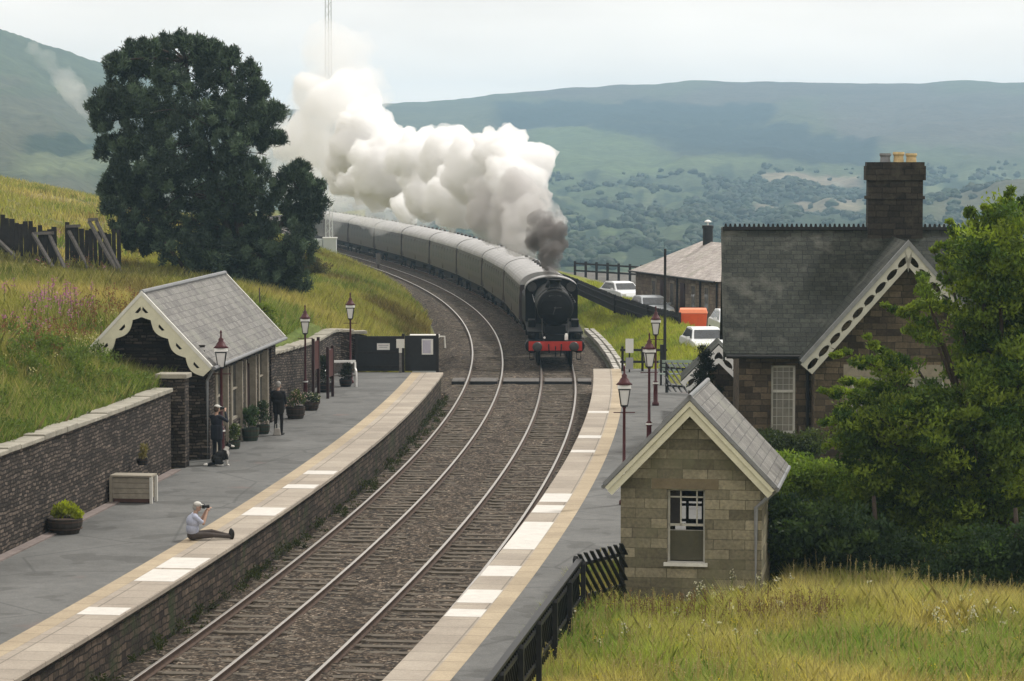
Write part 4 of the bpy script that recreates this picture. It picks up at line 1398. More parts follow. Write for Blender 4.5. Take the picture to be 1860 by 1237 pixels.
# ================================================================== LAMPS
def make_lamp(loc, label, scale=1.0):
    t = thing("street_lamp", label, "lamp post", loc, 0, "heritage platform lamps")
    MB().lathe([(.13, 0), (.13, .10), (.085, .14), (.075, .75), (.10, .79), (.10, .86), (.045, .92), (.036, 2.52), (.06, 2.56), (.03, 2.6)], (0, 0, 0), 12).build("post", M['maroon'], t, True)
    MB().lathe([(.102, .80), (.102, .85)], (0, 0, 0), 14).build("collar", M['white'], t)
    MB().tube([(-.28, 0, 2.42), (.28, 0, 2.42)], .014, 6).build("ladder_bar", M['maroon'], t)
    g = MB().lathe([(.115, 2.62), (.20, 3.02)], (0, 0, 0), 4).build("lantern_glass", M['lamp_glass'], t)
    mb = MB()
    for k in range(4):
        a = math.pi / 2 * (k + .5)
        mb.beam((.118 * math.cos(a), .118 * math.sin(a), 2.60), (.205 * math.cos(a), .205 * math.sin(a), 3.04), .024, .024)
    mb.lathe([(.13, 2.58), (.13, 2.62)], (0, 0, 0), 4); mb.lathe([(.225, 3.02), (.225, 3.05)], (0, 0, 0), 4)
    mb.build("lantern_frame", M['black'], t)
    MB().lathe([(.245, 3.055), (.235, 3.15)], (0, 0, 0), 4).build("lantern_band", M['white'], t)
    MB().lathe([(.225, 3.15), (.15, 3.22), (.11, 3.30), (.07, 3.34), (.075, 3.40), (.03, 3.44), (.022, 3.56), (.035, 3.59), (.008, 3.66)], (0, 0, 0), 12).build("lantern_cap", M['maroon'], t, True)
    t.scale = (scale,) * 3
    return t


L0 = make_lamp((2.93, 71.6, .9), "maroon lamp post with white lantern standing closest to the small stone hut")
for (x, y, lab, k) in ((4.25, 85.0, "maroon lamp post beside the right platform fence, middle one of three in line", 1), (5.26, 100.5, "dark lamp post at the far end of the right platform", 1),
                       (-8.72, 82.3, "lamp post standing against the corner of the waiting shelter", 1.07), (-7.62, 101.2, "maroon lamp post above the flower tub beyond the shelter", 1.0), (-6.5, 110.5, "lamp post by the curving end of the stone wall", 1.0)):
    d = dup(L0, (x, y, .9), random.uniform(-.2, .2), lab); d.scale = (k,) * 3


# ================================================================== FENCES
def diag_fence(name, label, a, b, h, lean, mat, posts=3, step=.17, gate=False):
    """railway fence of slanting palings; lean = horizontal run over the height, towards b at the bottom if positive"""
    a = Vector(a); b = Vector(b); d = b - a; L = d.length; ang = math.atan2(d.y, d.x)
    t = thing(name, label, "fence", a, ang, None)
    mb = MB(); x = -abs(lean)
    while x < L + abs(lean):
        x_top = x; x_bot = x + lean
        def clipx(x_, z_, o_x, o_z):
            return x_, z_
        p0 = Vector((x_top, 0, h)); p1 = Vector((x_bot, 0, .06))
        # clip to the panel
        t0, t1 = 0., 1.
        dx = p1.x - p0.x
        for lim, sgn in ((0., 1), (L, -1)):
            f0 = (p0.x - lim) * sgn; f1 = (p1.x - lim) * sgn
            if f0 < 0 and f1 < 0: t0 = 1.; t1 = 0.
            elif f0 < 0: t0 = max(t0, f0 / (f0 - f1))
            elif f1 < 0: t1 = min(t1, f0 / (f0 - f1))
        if t1 - t0 > .05:
            q0 = p0.lerp(p1, t0); q1 = p0.lerp(p1, t1)
            if t0 == 0. and not gate: q0 = q0 - (p1 - p0).normalized() * .07
            mb.beam(q0, q1, .022, .085, 0, (0, 1, 0))
        x += step
    mb.build("palings", mat, t)
    if gate: MB().bx(0, L, -.03, .09, h, h + .05).build('top_rail', mat, t)
    for z in (.28, h - .18):
        MB().bx(0, L, .012, .06, z - .035, z + .035).build("rail", mat, t)
    for i in range(posts):
        x = L * i / (posts - 1)
        mb = MB(); mb.bx(x - .045, x + .045, .06, .15, -.4, h - .06); mb.prism([(x - .045, h - .06), (x + .045, h - .06), (x, h)], 'y', .06, .15)
        mb.build("post", mat, t)
    return t


fa = at_z(880, 1237, 2.0); fb = at_z(1050, 1014, 2.0)
fd = (fb - fa).normalized()
fs = fa - fd * 6
diag_fence("paling_fence", "long black slanted paling fence along the edge of the right platform", (fb.x, fb.y, .9), (fs.x, fs.y, .9), 1.04, -1.0, M['black'], 9, .24, True)
fc = Vector((2.35, 56.2, .9))
diag_fence("paling_fence", "short black slanted paling fence joining the stone hut", (fb.x + .05, fb.y + .12, .9), fc, 1.12, 1.0, M['black'], 2, .25)
f1 = Vector((5.92, 106.0, .9)); f2 = Vector((7.55, 104.6, .9))
diag_fence("paling_fence", "black slanted paling fence at the far end of the right platform", f1, f2, 1.15, 1.0, M['black'], 2, .27)
f3 = Vector((6.25, 113.0, .9)); f4 = Vector((6.75, 96., .9))


def board_fence(name, label, pts, h, mat, cat="fence", gap=.01, bw=.14, zs=None):
    org = Vector((pts[0][0], pts[0][1], zs[0] if zs else .9))
    t = thing(name, label, cat, org)
    for i in range(len(pts) - 1):
        a = Vector((pts[i][0] - org.x, pts[i][1] - org.y, (zs[i] if zs else org.z) - org.z)); b = Vector((pts[i + 1][0] - org.x, pts[i + 1][1] - org.y, (zs[i + 1] if zs else org.z) - org.z))
        d = b - a; L = d.length; k = int(L / bw); ang = math.atan2(d.y, d.x)
        mb = MB()
        for j in range(k):
            c = a + d * ((j + .5) / k)
            hh = h * random.uniform(.97, 1.03)
            mb.box((c.x, c.y, c.z + hh / 2 - .1), (L / k - gap, .03, hh), 0, Matrix.Rotation(ang, 3, 'Z'))
        n_ = Vector((-math.sin(ang), math.cos(ang), 0)) * .05
        for z in (.25, h - .35): mb.beam(a + n_ + Vector((0, 0, z)), b + n_ + Vector((0, 0, z)), .06, .09)
        mb.build("board_panel", mat, t)
        mb = MB().box((a.x + n_.x, a.y + n_.y, a.z + h / 2 - .1), (.13, .13, h + .1), 0, Matrix.Rotation(ang, 3, 'Z')); mb.build("post", mat, t)
    return t


fp = [at_z(x, y, z) for x, y, z in ((1236, 598, .85), (1177, 583, .9), (1118, 563, .95), (1049, 532, 1.0), (1000, 512, 1.0), (960, 500, 1.0))]
fz = [gz_xy(p.x, p.y) for p in fp]
board_fence("board_fence", "dark close boarded fence between lineside grass and the car park", fp, 1.0, M['dark_wood'], zs=[.8, .85, .92, 1.0, 1.0, 1.0])
# open rail fence at the far edge of the car park
a = Vector((4.9, 214, .6)); b = Vector((10.5, 205, .6))
t = thing("rail_fence", "open post and rail fence at the far edge of car park", "fence", a, math.atan2(b.y - a.y, b.x - a.x))
Lf = (b - a).length
for i in range(8): MB().bx(Lf * i / 7 - .07, Lf * i / 7 + .07, -.07, .07, -.4, 1.35).build("post", M['dark_wood'], t)
for z in (.55, 1.1): MB().bx(0, Lf, -.1, -.07, z, z + .13).build("rail", M['dark_wood'], t)


# snow fence of old sleepers with raking props
def snow_fence(name, label, px0, px1, Y, h, props, cross):
    x0 = (px0 - 930) / FPX * Y; x1 = (px1 - 930) / FPX * Y
    z0 = gz_xy((x0 + x1) / 2, Y)
    t = thing(name, label, "snow fence", (x0, Y, z0), 0, "sleeper snow fences on the bank")
    mb = MB(); x = 0
    while x < x1 - x0:
        hh = h * random.uniform(.86, 1.08)
        zg = gz_xy(x0 + x, Y) - z0
        mb.box((x + .11, 0, zg + hh / 2 - .2), (random.uniform(.17, .24), .12, hh + .4), 0, Matrix.Rotation(random.uniform(-.04, .04), 3, 'Y')); x += random.uniform(.2, .25)
    mb.build("upright_sleepers", M['dark_wood'], t)
    for pxt, pyt_, pxb, pyb in props:
        a_ = at_y(pxt, pyt_, Y - .1) - t.location; b_ = at_y(pxb, pyb, Y - 2.0) - t.location
        gzb = gz_xy(b_.x + x0, b_.y + Y) - z0
        b_.z = min(b_.z, gzb + .1)
        MB().beam(a_, b_, .14, .13).build("prop", M['grey_wood'], t)
    for c0, c1, cy in cross:
        a_ = at_y(c0, cy, Y - .16) - t.location; b_ = at_y(c1, cy - 1, Y - .16) - t.location
        MB().beam(a_, b_, .1, .14).build("cross_rail", M['grey_wood'], t)


snow_fence("snow_fence", "dark sleeper snow fence at the left edge of the bank", -60, 97, 130, 1.65, [(60, 424, 96, 466), (90, 428, 120, 460), (-10, 430, 30, 462)], [(62, 98, 424)])
snow_fence("snow_fence", "taller ragged sleeper snow fence reaching towards the pine", 118, 215, 132, 1.95, [(125, 420, 162, 466), (162, 402, 215, 456), (175, 402, 222, 455)], [(120, 146, 411), (160, 178, 399)])


# ================================================================== SMALL STATION THINGS
def put(px, py, z=.9): return at_z(px, py, z)


def leaf_cloud(cs, rads, n, L, Wd, cols, up=.2, rng=RNG, jitter=.35):
    """cs (k,3) centres, rads (k,3), n leaves each -> V,F,C of diamond leaves"""
    cs = np.asarray(cs, float); rads = np.asarray(rads, float); k = len(cs)
    N = k * n
    d = rng.normal(size=(N, 3)); d /= np.linalg.norm(d, axis=1)[:, None]
    rad = rng.random(N) ** .45
    P = np.repeat(cs, n, 0) + d * rad[:, None] * np.repeat(rads, n, 0)
    a = d * .8 + rng.normal(size=(N, 3)) * .8 + np.array([0, 0, up * 2]); a /= np.linalg.norm(a, axis=1)[:, None]
    b = np.cross(a, rng.normal(size=(N, 3))); b /= np.linalg.norm(b, axis=1)[:, None] + 1e-9
    l_ = L * (1 + (rng.random(N) - .5) * .8)[:, None] / 2; w_ = Wd * (1 + (rng.random(N) - .5) * .8)[:, None] / 2
    V = np.stack([P - a * l_, P + b * w_, P + a * l_, P - b * w_], 1).reshape(-1, 3)
    F = np.arange(N * 4).reshape(N, 4)
    cols = np.asarray(cols, float)
    if cols.ndim == 1: cols = np.tile(cols, (k, 1))
    pc = cols * (1 + (rng.random((k, 1)) - .5) * jitter)
    c = np.repeat(pc, n, 0) * (1 + (rng.random((N, 1)) - .5) * .6)
    C = np.repeat(c, 4, 0)
    return V, F, C


def plant(name, lab, cat, loc, tubmat, tr, thh, lobes, col, n=260, L=.10, Wd=.05, flowers=None, group=None, tubname="tub"):
    t = thing(name, lab, cat, loc, 0, group)
    mb = MB().lathe([(tr * .8, 0), (tr, thh * .55), (tr * 1.02, thh), (tr * .9, thh), (tr * .85, thh - .06)], (0, 0, 0), 16)
    tb = mb.build(tubname, tubmat, t, False)
    mb = MB(); mb.lathe([(tr * 1.0, thh * .3), (tr * 1.03, thh * .36)], (0, 0, 0), 16); mb.lathe([(tr * 1.03, thh * .78), (tr * 1.04, thh * .85)], (0, 0, 0), 16); mb.build("hoop", M['rust'], tb)
    cs = [(x, y, thh + z) for x, y, z, r in lobes]; rs_ = [(r, r, r * .9) for x, y, z, r in lobes]
    V, F, C = leaf_cloud(cs, rs_, n, L, Wd, col, .5)
    np_mesh("foliage", V, F, M['leaf'], t, C)
    if flowers:
        V, F, C = leaf_cloud(cs, [(r[0] * 1.08,) * 3 for r in rs_], flowers[1], .06, .06, flowers[0], .3)
        np_mesh("blossom", V, F, M['leaf'], t, C)
    return t


plant("planted_barrel", "dark half barrel of bright yellow green foliage by the wall", "planter", put(118, 968), M['terracotta'], .42, .36, [(-.15, 0, .16, .2), (.12, .05, .2, .22), (.3, 0, .1, .16), (0, -.1, .28, .18)], (.30, .34, .03), 220)
plant("potted_plant", "small dark pot with sparse straw coloured plant on the wooden chest", "planter", put(258, 893) + Vector((0, .15, .72)), M['black'], .16, .16, [(0, 0, .1, .12), (.04, 0, .3, .14)], (.22, .19, .08), 90, .14, .03, tubname="pot")
plant("planted_barrel", "green tub of tall leafy plants against the shelter front", "planter", put(455, 800), M['greentub'], .28, .4, [(0, 0, .25, .24), (.08, .1, .55, .2), (-.1, 0, .5, .18)], (.06, .10, .045), 200, .12, .05)
plant("planted_barrel", "small tub with pale flowers close to the lamp at shelter corner", "planter", put(425, 815), M['greentub'], .2, .25, [(0, 0, .2, .2), (.05, 0, .42, .16), (-.1, .1, .32, .15)], (.10, .14, .05), 150, .1, .05, ((.6, .58, .5), 16))
plant("planted_barrel", "tub of dark leaved plants by the last shelter bay", "planter", put(478, 788), M['greentub'], .22, .3, [(0, 0, .3, .24), (0, .1, .62, .2)], (.045, .07, .04), 180, .12, .05, ((.4, .38, .35), 10))
plant("flower_tub", "dark tub of pink and white flowers below the lamp post", "planter", put(537, 760), M['terracotta'], .33, .42, [(-.12, 0, .2, .24), (.16, 0, .24, .24), (0, .1, .42, .2)], (.07, .10, .04), 150, .1, .05, ((.62, .42, .45), 46))
plant("flower_tub", "low tub of pale flowers behind the pink flower tub", "planter", put(565, 745), M['terracotta'], .28, .3, [(-.1, 0, .18, .22), (.14, 0, .16, .2)], (.06, .09, .05), 160, .1, .05, ((.5, .48, .46), 40))
plant("potted_shrub", "dark bushy shrub in a tub beside the white bench", "planter", put(590, 712), M['black'], .3, .35, [(0, 0, .3, .34), (.1, .1, .7, .28), (-.1, 0, .9, .22)], (.028, .036, .02), 260, .12, .06)
plant("potted_shrub", "dark shrub tub standing at the right end of white bench", "planter", put(628, 702), M['black'], .25, .3, [(0, 0, .2, .28), (.05, .1, .45, .22)], (.02, .026, .018), 220, .12, .06)

# planked wooden chest
p = put(243, 912)
t = thing("wooden_chest", "pale planked wooden chest standing against the retaining wall", "chest", p, -.12)
for i in range(4): MB().bx(-.50, .50, -.25, .25, .12 + i * .14, .25 + i * .14).build("plank_course", M['pale_wood'], t)
MB().bx(-.56, .56, -.30, .30, .69, .74).build("lid", M['pale_wood'], t)
for x in (-.54, .54):
    for y in (-.27, .27): MB().bx(x - .035, x + .035, y - .035, y + .035, 0, .69).build("corner_post", M['offwhite'] if x > 0 else M['pale_wood'], t)
MB().bx(-.48, .48, -.23, .23, .02, .12).build("base", plain("reddish_underside_shade", (.10, .055, .045), .9, .3, 5), t)  # block coloured reddish brown for the shadow under the chest

# white bench by the wall end
p = put(618, 702)
t = thing("bench", "white framed bench in front of the curved stone wall", "bench", p, .15)
mb = MB()
for i in range(3): mb.bx(-.6, .6, -.2 + i * .14, -.08 + i * .14, .42, .46)
mb.build("seat", M['grey_wood'], t)
mb = MB()
for i in range(3): mb.bx(-.6, .6, .24, .28, .52 + i * .13, .62 + i * .13)
mb.build("backrest", M['grey_wood'], t)
for x in (-.62, .62):
    mb = MB(); mb.tube([(x, -.22, 0), (x, -.24, .40), (x, -.2, .62), (x, .0, .68), (x, .24, .7), (x, .28, .95)], .04, 8); mb.tube([(x, .2, 0), (x, .22, .45), (x, .28, .95)], .04, 8)
    mb.build("end_frame", M['white'], t)
MB().bx(-.64, .64, .24, .31, .93, 1.02).build("top_rail", M['white'], t)

# notice board on two posts, seen edge on, and name board posts
for (px, py, top, lab) in ((574, 735, 613, "tall dark notice board on two posts near the bench"), (600, 722, 628, "second thin notice board on two posts behind the first")):
    p = put(px, py); s_ = FPX / p.y; hgt = (py - top) / s_
    t = thing("notice_board", lab, "notice board", p, math.radians(82))
    for x in (-.45, .45): MB().bx(x - .05, x + .05, -.05, .05, 0, hgt).build("post", M['darkmaroon'], t)
    MB().bx(-.4, .4, -.03, .03, hgt - 1.15, hgt - .12).build("panel", M['maroon'], t)
    MB().bx(-.34, .34, .03, .036, hgt - 1.08, hgt - .2).build("poster", M['sign'], t)

# dark gates closing the platform end
p = at_z(640, 676, .9)
t = thing("platform_gate", "pair of dark boarded panels closing off the left platform end", "gate", Vector((-6.55, 116.6, .9)))
MB().bx(0, 1.9, 0, .06, .02, 1.5).build("gate_panel", M['black'], t)
MB().bx(2.0, 3.35, 0, .06, .02, 1.52).build("gate_panel", M['black'], t)
mb = MB(); [mb.bx(0.02, 1.88, -.03, 0, z, z + .1) for z in (.15, .75, 1.35)]; mb.build("gate_rail", M['dark_wood'], t)
MB().bx(.82, 1.36, -.045, -.03, .92, 1.20).build("sign_plate", M['sign'], t)
mb = MB(); mb.bx(.88, 1.30, -.05, -.045, 1.10, 1.13); mb.bx(.92, 1.26, -.05, -.045, 1.02, 1.05); mb.build("sign_print", M['signgrey'], t)
f = MB().bx(2.72, 3.20, -.04, 0, .72, 1.38).build("poster_frame", M['sign'], t)
MB().bx(2.76, 3.10, -.046, -.04, .78, 1.33).build("poster", plain("lilac_grey_poster", (.42, .41, .48), .6, .12, 5), f)
for x in (-.06, 1.93, 3.38): MB().bx(x - .06, x + .06, -.06, .08, -.1, 1.6).build("gate_post", M['dark_wood'], t)
p = at_z(728, 676, .9); p.y -= .35
t = thing("marker_post", "pale post with square white head standing between the dark gate panels", "post", p)
MB().bx(-.05, .05, -.05, .05, 0, .85).build("lower_post", M['grey_wood'], t)
MB().bx(-.06, .06, -.06, .06, .85, 1.05).build("upper_post", M['offwhite'], t); MB().bx(-.17, .17, -.04, .04, 1.05, 1.42).build("head", M['offwhite'], t)
# relay cabinet behind the gates
p = T(66, -4.45, 0)
t = thing("relay_cabinet", "low pale lineside cabinet roof showing behind the dark gate", "cabinet", Vector((p.x + .3, 119.5, .0)))
MB().bx(-.55, .55, -.3, .3, -.3, 2.15).build("case", M['cab_grey'], t); MB().bx(-.66, .62, -.36, .36, 2.15, 2.28).build("lid", M['offwhite'], t)
mb = MB(); mb.tube([(.62, 0, 2.2), (.85, 0, 2.2), (.88, 0, 1.7)], .04, 6); mb.build("conduit", M['offwhite'], t)

# barrow crossing boards
a = at_z(815, 697, 0); b = at_z(1078, 692, 0); sC = 68.2
t = thing("foot_crossing", "grey timber foot crossing laid across both tracks beyond the platforms", "crossing", T(sC, 0, 0), -th(sC))
for o0, o1 in ((-3.1, -2.55), (-2.28, -1.06), (-.80, .80), (1.06, 2.28), (2.55, 3.15)):
    mb = MB(); y = 0
    while y < 1.5: mb.bx(o0, o1, y, y + .27, -.16, -.02 + random.uniform(-.006, .006)); y += .285
    mb.bx(o0, o1, -.12, -.01, -.2, -.035)
    mb.build("deck_panel", M['grey_wood'], t)
    MB().bx(o0, o1, -.16, -.125, -.24, -.045).build("edge_shadow", M['black'], t)  # black strip stands in for the shadow along the deck's near edge

# cable trough
for off, lab in ((4.45, "white concrete cable trough run nearest the train"), (4.80, "outer white concrete cable trough run beside lineside grass")):
    s_ = 66; mb = MB(); org = T(66, off, -.2)
    while s_ < 104:
        p = T(s_, off, 0) - org; mb.box((p.x, p.y, .15 + random.uniform(-.02, .02)), (.24, .88, .24), 0, Matrix.Rotation(-th(s_) + random.uniform(-.03, .03), 3, 'Z')); s_ += 1.15
    o = mb.build("cable_trough", M['trough']); o.location = org
    tag(o, lab, "cable trough", "lineside cable troughs")

# signs and pole at the right platform end
p = Vector((4.97, 116.2, .9))
t = thing("sign_post", "pale square sign on a dark post by the right platform end", "sign", p)
MB().bx(-.03, .03, -.03, .03, 0, 1.2).build("post", M['dark_wood'], t); MB().bx(-.17, .17, -.05, -.03, .82, 1.42).build("sign_plate", M['sign'], t)
MB().bx(-.16, .16, -.05, -.03, .12, .62).build("lower_plate", M['signgrey'], t)
t = thing("end_barrier", "dark two bar barrier across the end of the right platform", "barrier", Vector((4.6, 116.8, .9)))
for x in (.1, .95, 1.9): MB().bx(x - .05, x + .05, -.05, .05, 0, 1.05).build("post", M['dark_wood'], t)
for z in (.35, .85): MB().bx(0, 2.0, -.08, -.05, z, z + .1).build("bar", M['dark_wood'], t)
t = thing("pole", "tall thin dark pole rising beside the orange container", "pole", Vector((6.4, 115, .85)))
MB().lathe([(.07, 0), (.055, 5.3), (.02, 5.32)], (0, 0, 0), 10).build("shaft", M['black'], t); MB().bx(-.2, -.05, -.05, .05, .3, 1.3).build("box", M['black'], t)
# pale bench on the right platform end
t = thing("bench", "pale green slatted bench near far end of right platform", "bench", Vector((6.6, 109.6, .9)), -.05)
mb = MB(); [mb.bx(-.75, .75, -.2 + i * .13, -.1 + i * .13, .43, .47) for i in range(3)]; gm = plain("pale_green_paint", (.26, .32, .28), .6, .15, 4); mb.build("seat", gm, t)
mb = MB(); [mb.bx(-.75, .75, .22, .26, .55 + i * .16, .66 + i * .16) for i in range(3)]; mb.build("backrest", gm, t)
for x in (-.65, .65): mb = MB(); mb.bx(x - .04, x + .04, -.2, -.12, 0, .43); mb.bx(x - .04, x + .04, .18, .26, 0, 1.0); mb.bx(x - .04, x + .04, -.2, .2, .36, .42); mb.build("leg_frame", M['dark_wood'], t)
plant("potted_shrub", "dark round bush in a tub near middle platform lamp", "planter", Vector((4.75, 83.6, .9)), M['black'], .25, .3, [(0, 0, .25, .32), (.05, 0, .6, .26)], (.025, .04, .022), 300, .1, .05)

# radio mast and cabinet
p = Vector((-14.0, 214, gz_xy(-14.0, 214)))
t = thing("radio_mast", "slender pale lattice radio mast rising behind the smoke", "mast", Vector((-14.2, 214, 1.2)))
for x, y in ((-.27, -.15), (.27, -.15), (0, .3)):
    MB().tube([(x, y, 0), (x * .8, y * .8, 25)], .035, 6).build("leg", M['cab_grey'], t)
mb = MB(); z = .4
while z < 25:
    q = [(-.27, -.15), (.27, -.15), (0, .3)]
    for i in range(3):
        a_ = q[i]; b_ = q[(i + 1) % 3]; mb.tube([(a_[0] * .95, a_[1] * .95, z), (b_[0] * .95, b_[1] * .95, z + .55)], .014, 4)
    z += .62
mb.build("lattice", M['cab_grey'], t)
t = thing("equipment_cabinet", "pale grey equipment cabinet at the foot of the radio mast", "cabinet", Vector((-14.0, 211, 1.3)))
MB().bx(-.45, .55, -.4, .4, 0, 2.5).build("case", M['cab_grey'], t); MB().bx(-.5, .6, -.45, .45, 2.5, 2.58).build("lid", M['white'], t)
MB().bx(-1.25, -.5, -.4, .4, 0, 2.45).build("side_case", M['cab_grey'], t)
t = thing("signal_post", "short brown lineside post among the ballast on the curve", "post", at_z(687, 490, -.3))
MB().lathe([(.1, 0), (.1, 1.5), (.07, 1.55)], (0, 0, 0), 8).build("shaft", M['rust'], t); MB().bx(-.2, .2, -.15, .15, .5, 1.45).build("box", M['grey_wood'], t)


# ================================================================== CARS AND CONTAINER
def make_car(label, loc, rz, paint):
    t = thing("parked_car", label, "car", loc, rz, "parked cars")
    low = [(-2.1, .35), (-2.08, .62), (-1.9, .86), (-.95, .95), (1.75, .98), (2.05, .9), (2.12, .6), (2.08, .35)]
    mb = MB(); mb.prism(low, 'x', -.86, .86); b = mb.build("body", paint, t, False, .05)
    cabn = [(-1.0, .94), (-.35, 1.40), (.2, 1.47), (1.15, 1.44), (1.75, 1.0), (1.75, .96)]
    mb = MB()
    n = len(cabn); vs = []
    for (y, z) in cabn: vs.append((-.80 + (z - .95) * .32, y, z))
    for (y, z) in cabn: vs.append((.80 - (z - .95) * .32, y, z))
    mb.add(vs, [tuple(range(n)), tuple(range(2 * n - 1, n - 1, -1))] + [(i, i + n, (i + 1) % n + n, (i + 1) % n) for i in range(n)])
    mb.build("cabin", paint, t, False, .03)
    g = MB()
    def pan(pts): g.add(pts, [tuple(range(len(pts)))])
    g.add([(-.70, -.93, 1.0), (.70, -.93, 1.0), (.60, -.42, 1.36), (-.60, -.42, 1.36)], [(0, 1, 2, 3)]); 
    g.v = [(x, y - .02, z + .015) for x, y, z in g.v]; g.build("windscreen", M['win_dark'], t, fixn=False)
    g = MB(); g.add([(-.70, 1.72, 1.04), (.70, 1.72, 1.04), (.60, 1.24, 1.38), (-.60, 1.24, 1.38)], [(3, 2, 1, 0)]); g.v = [(x, y + .02, z + .015) for x, y, z in g.v]; g.build("rear_window", M['win_dark'], t, fixn=False)
    for sx in (-1, 1):
        g = MB(); g.add([(sx * .80, -.75, 1.0), (sx * .80, 1.5, 1.02), (sx * .675, 1.1, 1.38), (sx * .675, -.3, 1.36)], [(0, 1, 2, 3)]); g.build("side_window", M['win_dark'], t, fixn=False)
        for y in (-1.3, 1.35):
            mb = MB(); mb.lathe([(.05, -.1), (.29, -.1), (.31, -.06), (.31, .06), (.29, .1), (.05, .1)], (0, 0, 0), 18, 0, 'x'); mb.v = [(x + sx * .79, yy + y, z + .31) for x, yy, z in mb.v]
            w_ = mb.build("wheel", M['tyre'], t)
            mb = MB(); mb.lathe([(.19, .1 * sx), (.17, .112 * sx)], (0, 0, 0), 14, 0, 'x'); mb.v = [(x + sx * .79, yy + y, z + .31) for x, yy, z in mb.v]; mb.build("rim", M['carsilver'], w_)
        MB().box((sx * .68, -2.06, .68), (.26, .1, .16)).build("headlamp", M['lamp_glass'], t)
        MB().box((sx * .72, 2.07, .78), (.2, .08, .2)).build("tail_lamp", M['red'], t)
        MB().box((sx * .93, -.62, 1.02), (.16, .1, .12)).build("mirror", paint, t)
    MB().bx(-.3, .3, -2.14, -2.10, .42, .52).build("number_plate", M['white'], t)
    return t


make_car("white car parked behind the board fence, furthest from the house", Vector((7.0, 175.5, .62)), .35, M['carwhite'])
make_car("silver car parked along the stone cottage wall", Vector((7.95, 157.5, .62)), .22, M['carsilver'])
make_car("white car parked in front of the orange container", Vector((9.1, 129.5, .52)), .12, M['carwhite'])
make_car("white car almost hidden behind the house corner", Vector((11.1, 139.0, .85)), .1, M['carwhite'])
p = at_z(1259, 603, .66)
t = thing("orange_container", "bright orange plastic grit container in the car park", "container", p, -.05); t.scale = (1, 1, 1.3)
mb = MB(); mb.add([(-.66, -.45, .0), (.66, -.45, .0), (.66, .45, .0), (-.66, .45, .0), (-.74, -.52, .78), (.74, -.52, .78), (.74, .52, .78), (-.74, .52, .78)], [(0, 3, 2, 1), (4, 5, 6, 7), (0, 1, 5, 4), (1, 2, 6, 5), (2, 3, 7, 6), (3, 0, 4, 7)]); mb.build("bin", M['orange'], t, False, .04)
mb = MB(); mb.add([(-.78, -.56, .78), (.78, -.56, .78), (.78, .56, .78), (-.78, .56, .78), (-.70, -.4, .95), (.70, -.4, .95), (.70, .45, .98), (-.70, .45, .98)], [(0, 3, 2, 1), (4, 5, 6, 7), (0, 1, 5, 4), (1, 2, 6, 5), (2, 3, 7, 6), (3, 0, 4, 7)]); mb.build("lid", plain("pale_orange_plastic", (.82, .25, .12), .5, .1, 3), t, False, .03)
for x in (-.4, .4): MB().bx(x - .1, x + .1, -.5, .4, -.1, .02).build("foot", M['black'], t)


# ================================================================== PEOPLE AND DOG
def figure(name, label, cat, loc, rz, prims, mats, voxel=.009, extra=None):
    """prims: ('c', p, q, r1, r2, mat) tapered limb, ('e', centre, radii, mat); fused into one continuous skin"""
    bm = bmesh.new()
    for pr in prims:
        if pr[0] == 'c':
            p, q = Vector(pr[1]), Vector(pr[2]); L = (q - p).length; n = max(2, int(L / .03))
            mb = MB(); mb.tube([p.lerp(q, i / n) for i in range(n + 1)], [pr[3] + (pr[4] - pr[3]) * i / n for i in range(n + 1)], 12)
            mb.ell(p, (pr[3],) * 3, 12, 8); mb.ell(q, (pr[4],) * 3, 12, 8)
        else:
            mb = MB(); mb.ell(pr[1], pr[2], 16, 12)
        base = [bm.verts.new(v) for v in mb.v]
        for f in mb.f:
            try: bm.faces.new([base[i] for i in f])
            except ValueError: pass
    bmesh.ops.recalc_face_normals(bm, faces=bm.faces)
    me = bpy.data.meshes.new("tmp"); bm.to_mesh(me); bm.free()
    o = bpy.data.objects.new("tmp", me); COL.objects.link(o)
    md = o.modifiers.new("r", 'REMESH'); md.mode = 'VOXEL'; md.voxel_size = voxel; md.use_smooth_shade = True
    sm = o.modifiers.new("s", 'SMOOTH'); sm.factor = .4; sm.iterations = 2
    dg = bpy.context.evaluated_depsgraph_get(); dg.update()
    m2 = bpy.data.meshes.new_from_object(o.evaluated_get(dg))
    bpy.data.objects.remove(o)
    m2.name = "body"; m2.materials.clear()
    keys = list(mats.keys())
    for k in keys: m2.materials.append(mats[k])
    nf = len(m2.polygons); C = np.empty(nf * 3); m2.polygons.foreach_get("center", C); C = C.reshape(-1, 3)
    best = np.full(nf, 1e9); mi = np.zeros(nf, int)
    for pr in prims:
        if pr[0] == 'c':
            p, q = np.array(pr[1], float), np.array(pr[2], float); d = q - p; h_ = np.clip(((C - p) @ d) / max(d @ d, 1e-9), 0, 1)
            dist = np.linalg.norm(C - p - h_[:, None] * d, axis=1) - (pr[3] + (pr[4] - pr[3]) * h_); k = pr[5]
        else:
            r_ = np.array(pr[2]); dd = (C - np.array(pr[1])) / r_; k0 = np.linalg.norm(dd, axis=1); k1 = np.linalg.norm(dd / r_, axis=1) + 1e-9; dist = k0 * (k0 - 1) / k1; k = pr[3]
        up = dist < best; best = np.where(up, dist, best); mi = np.where(up, keys.index(k), mi)
    m2.polygons.foreach_set("material_index", mi.astype(np.int32)); m2.polygons.foreach_set("use_smooth", np.ones(nf, bool))
    t = thing(name, label, cat, loc, rz)
    b = bpy.data.objects.new("body", m2); COL.objects.link(b); b.parent = t
    return t


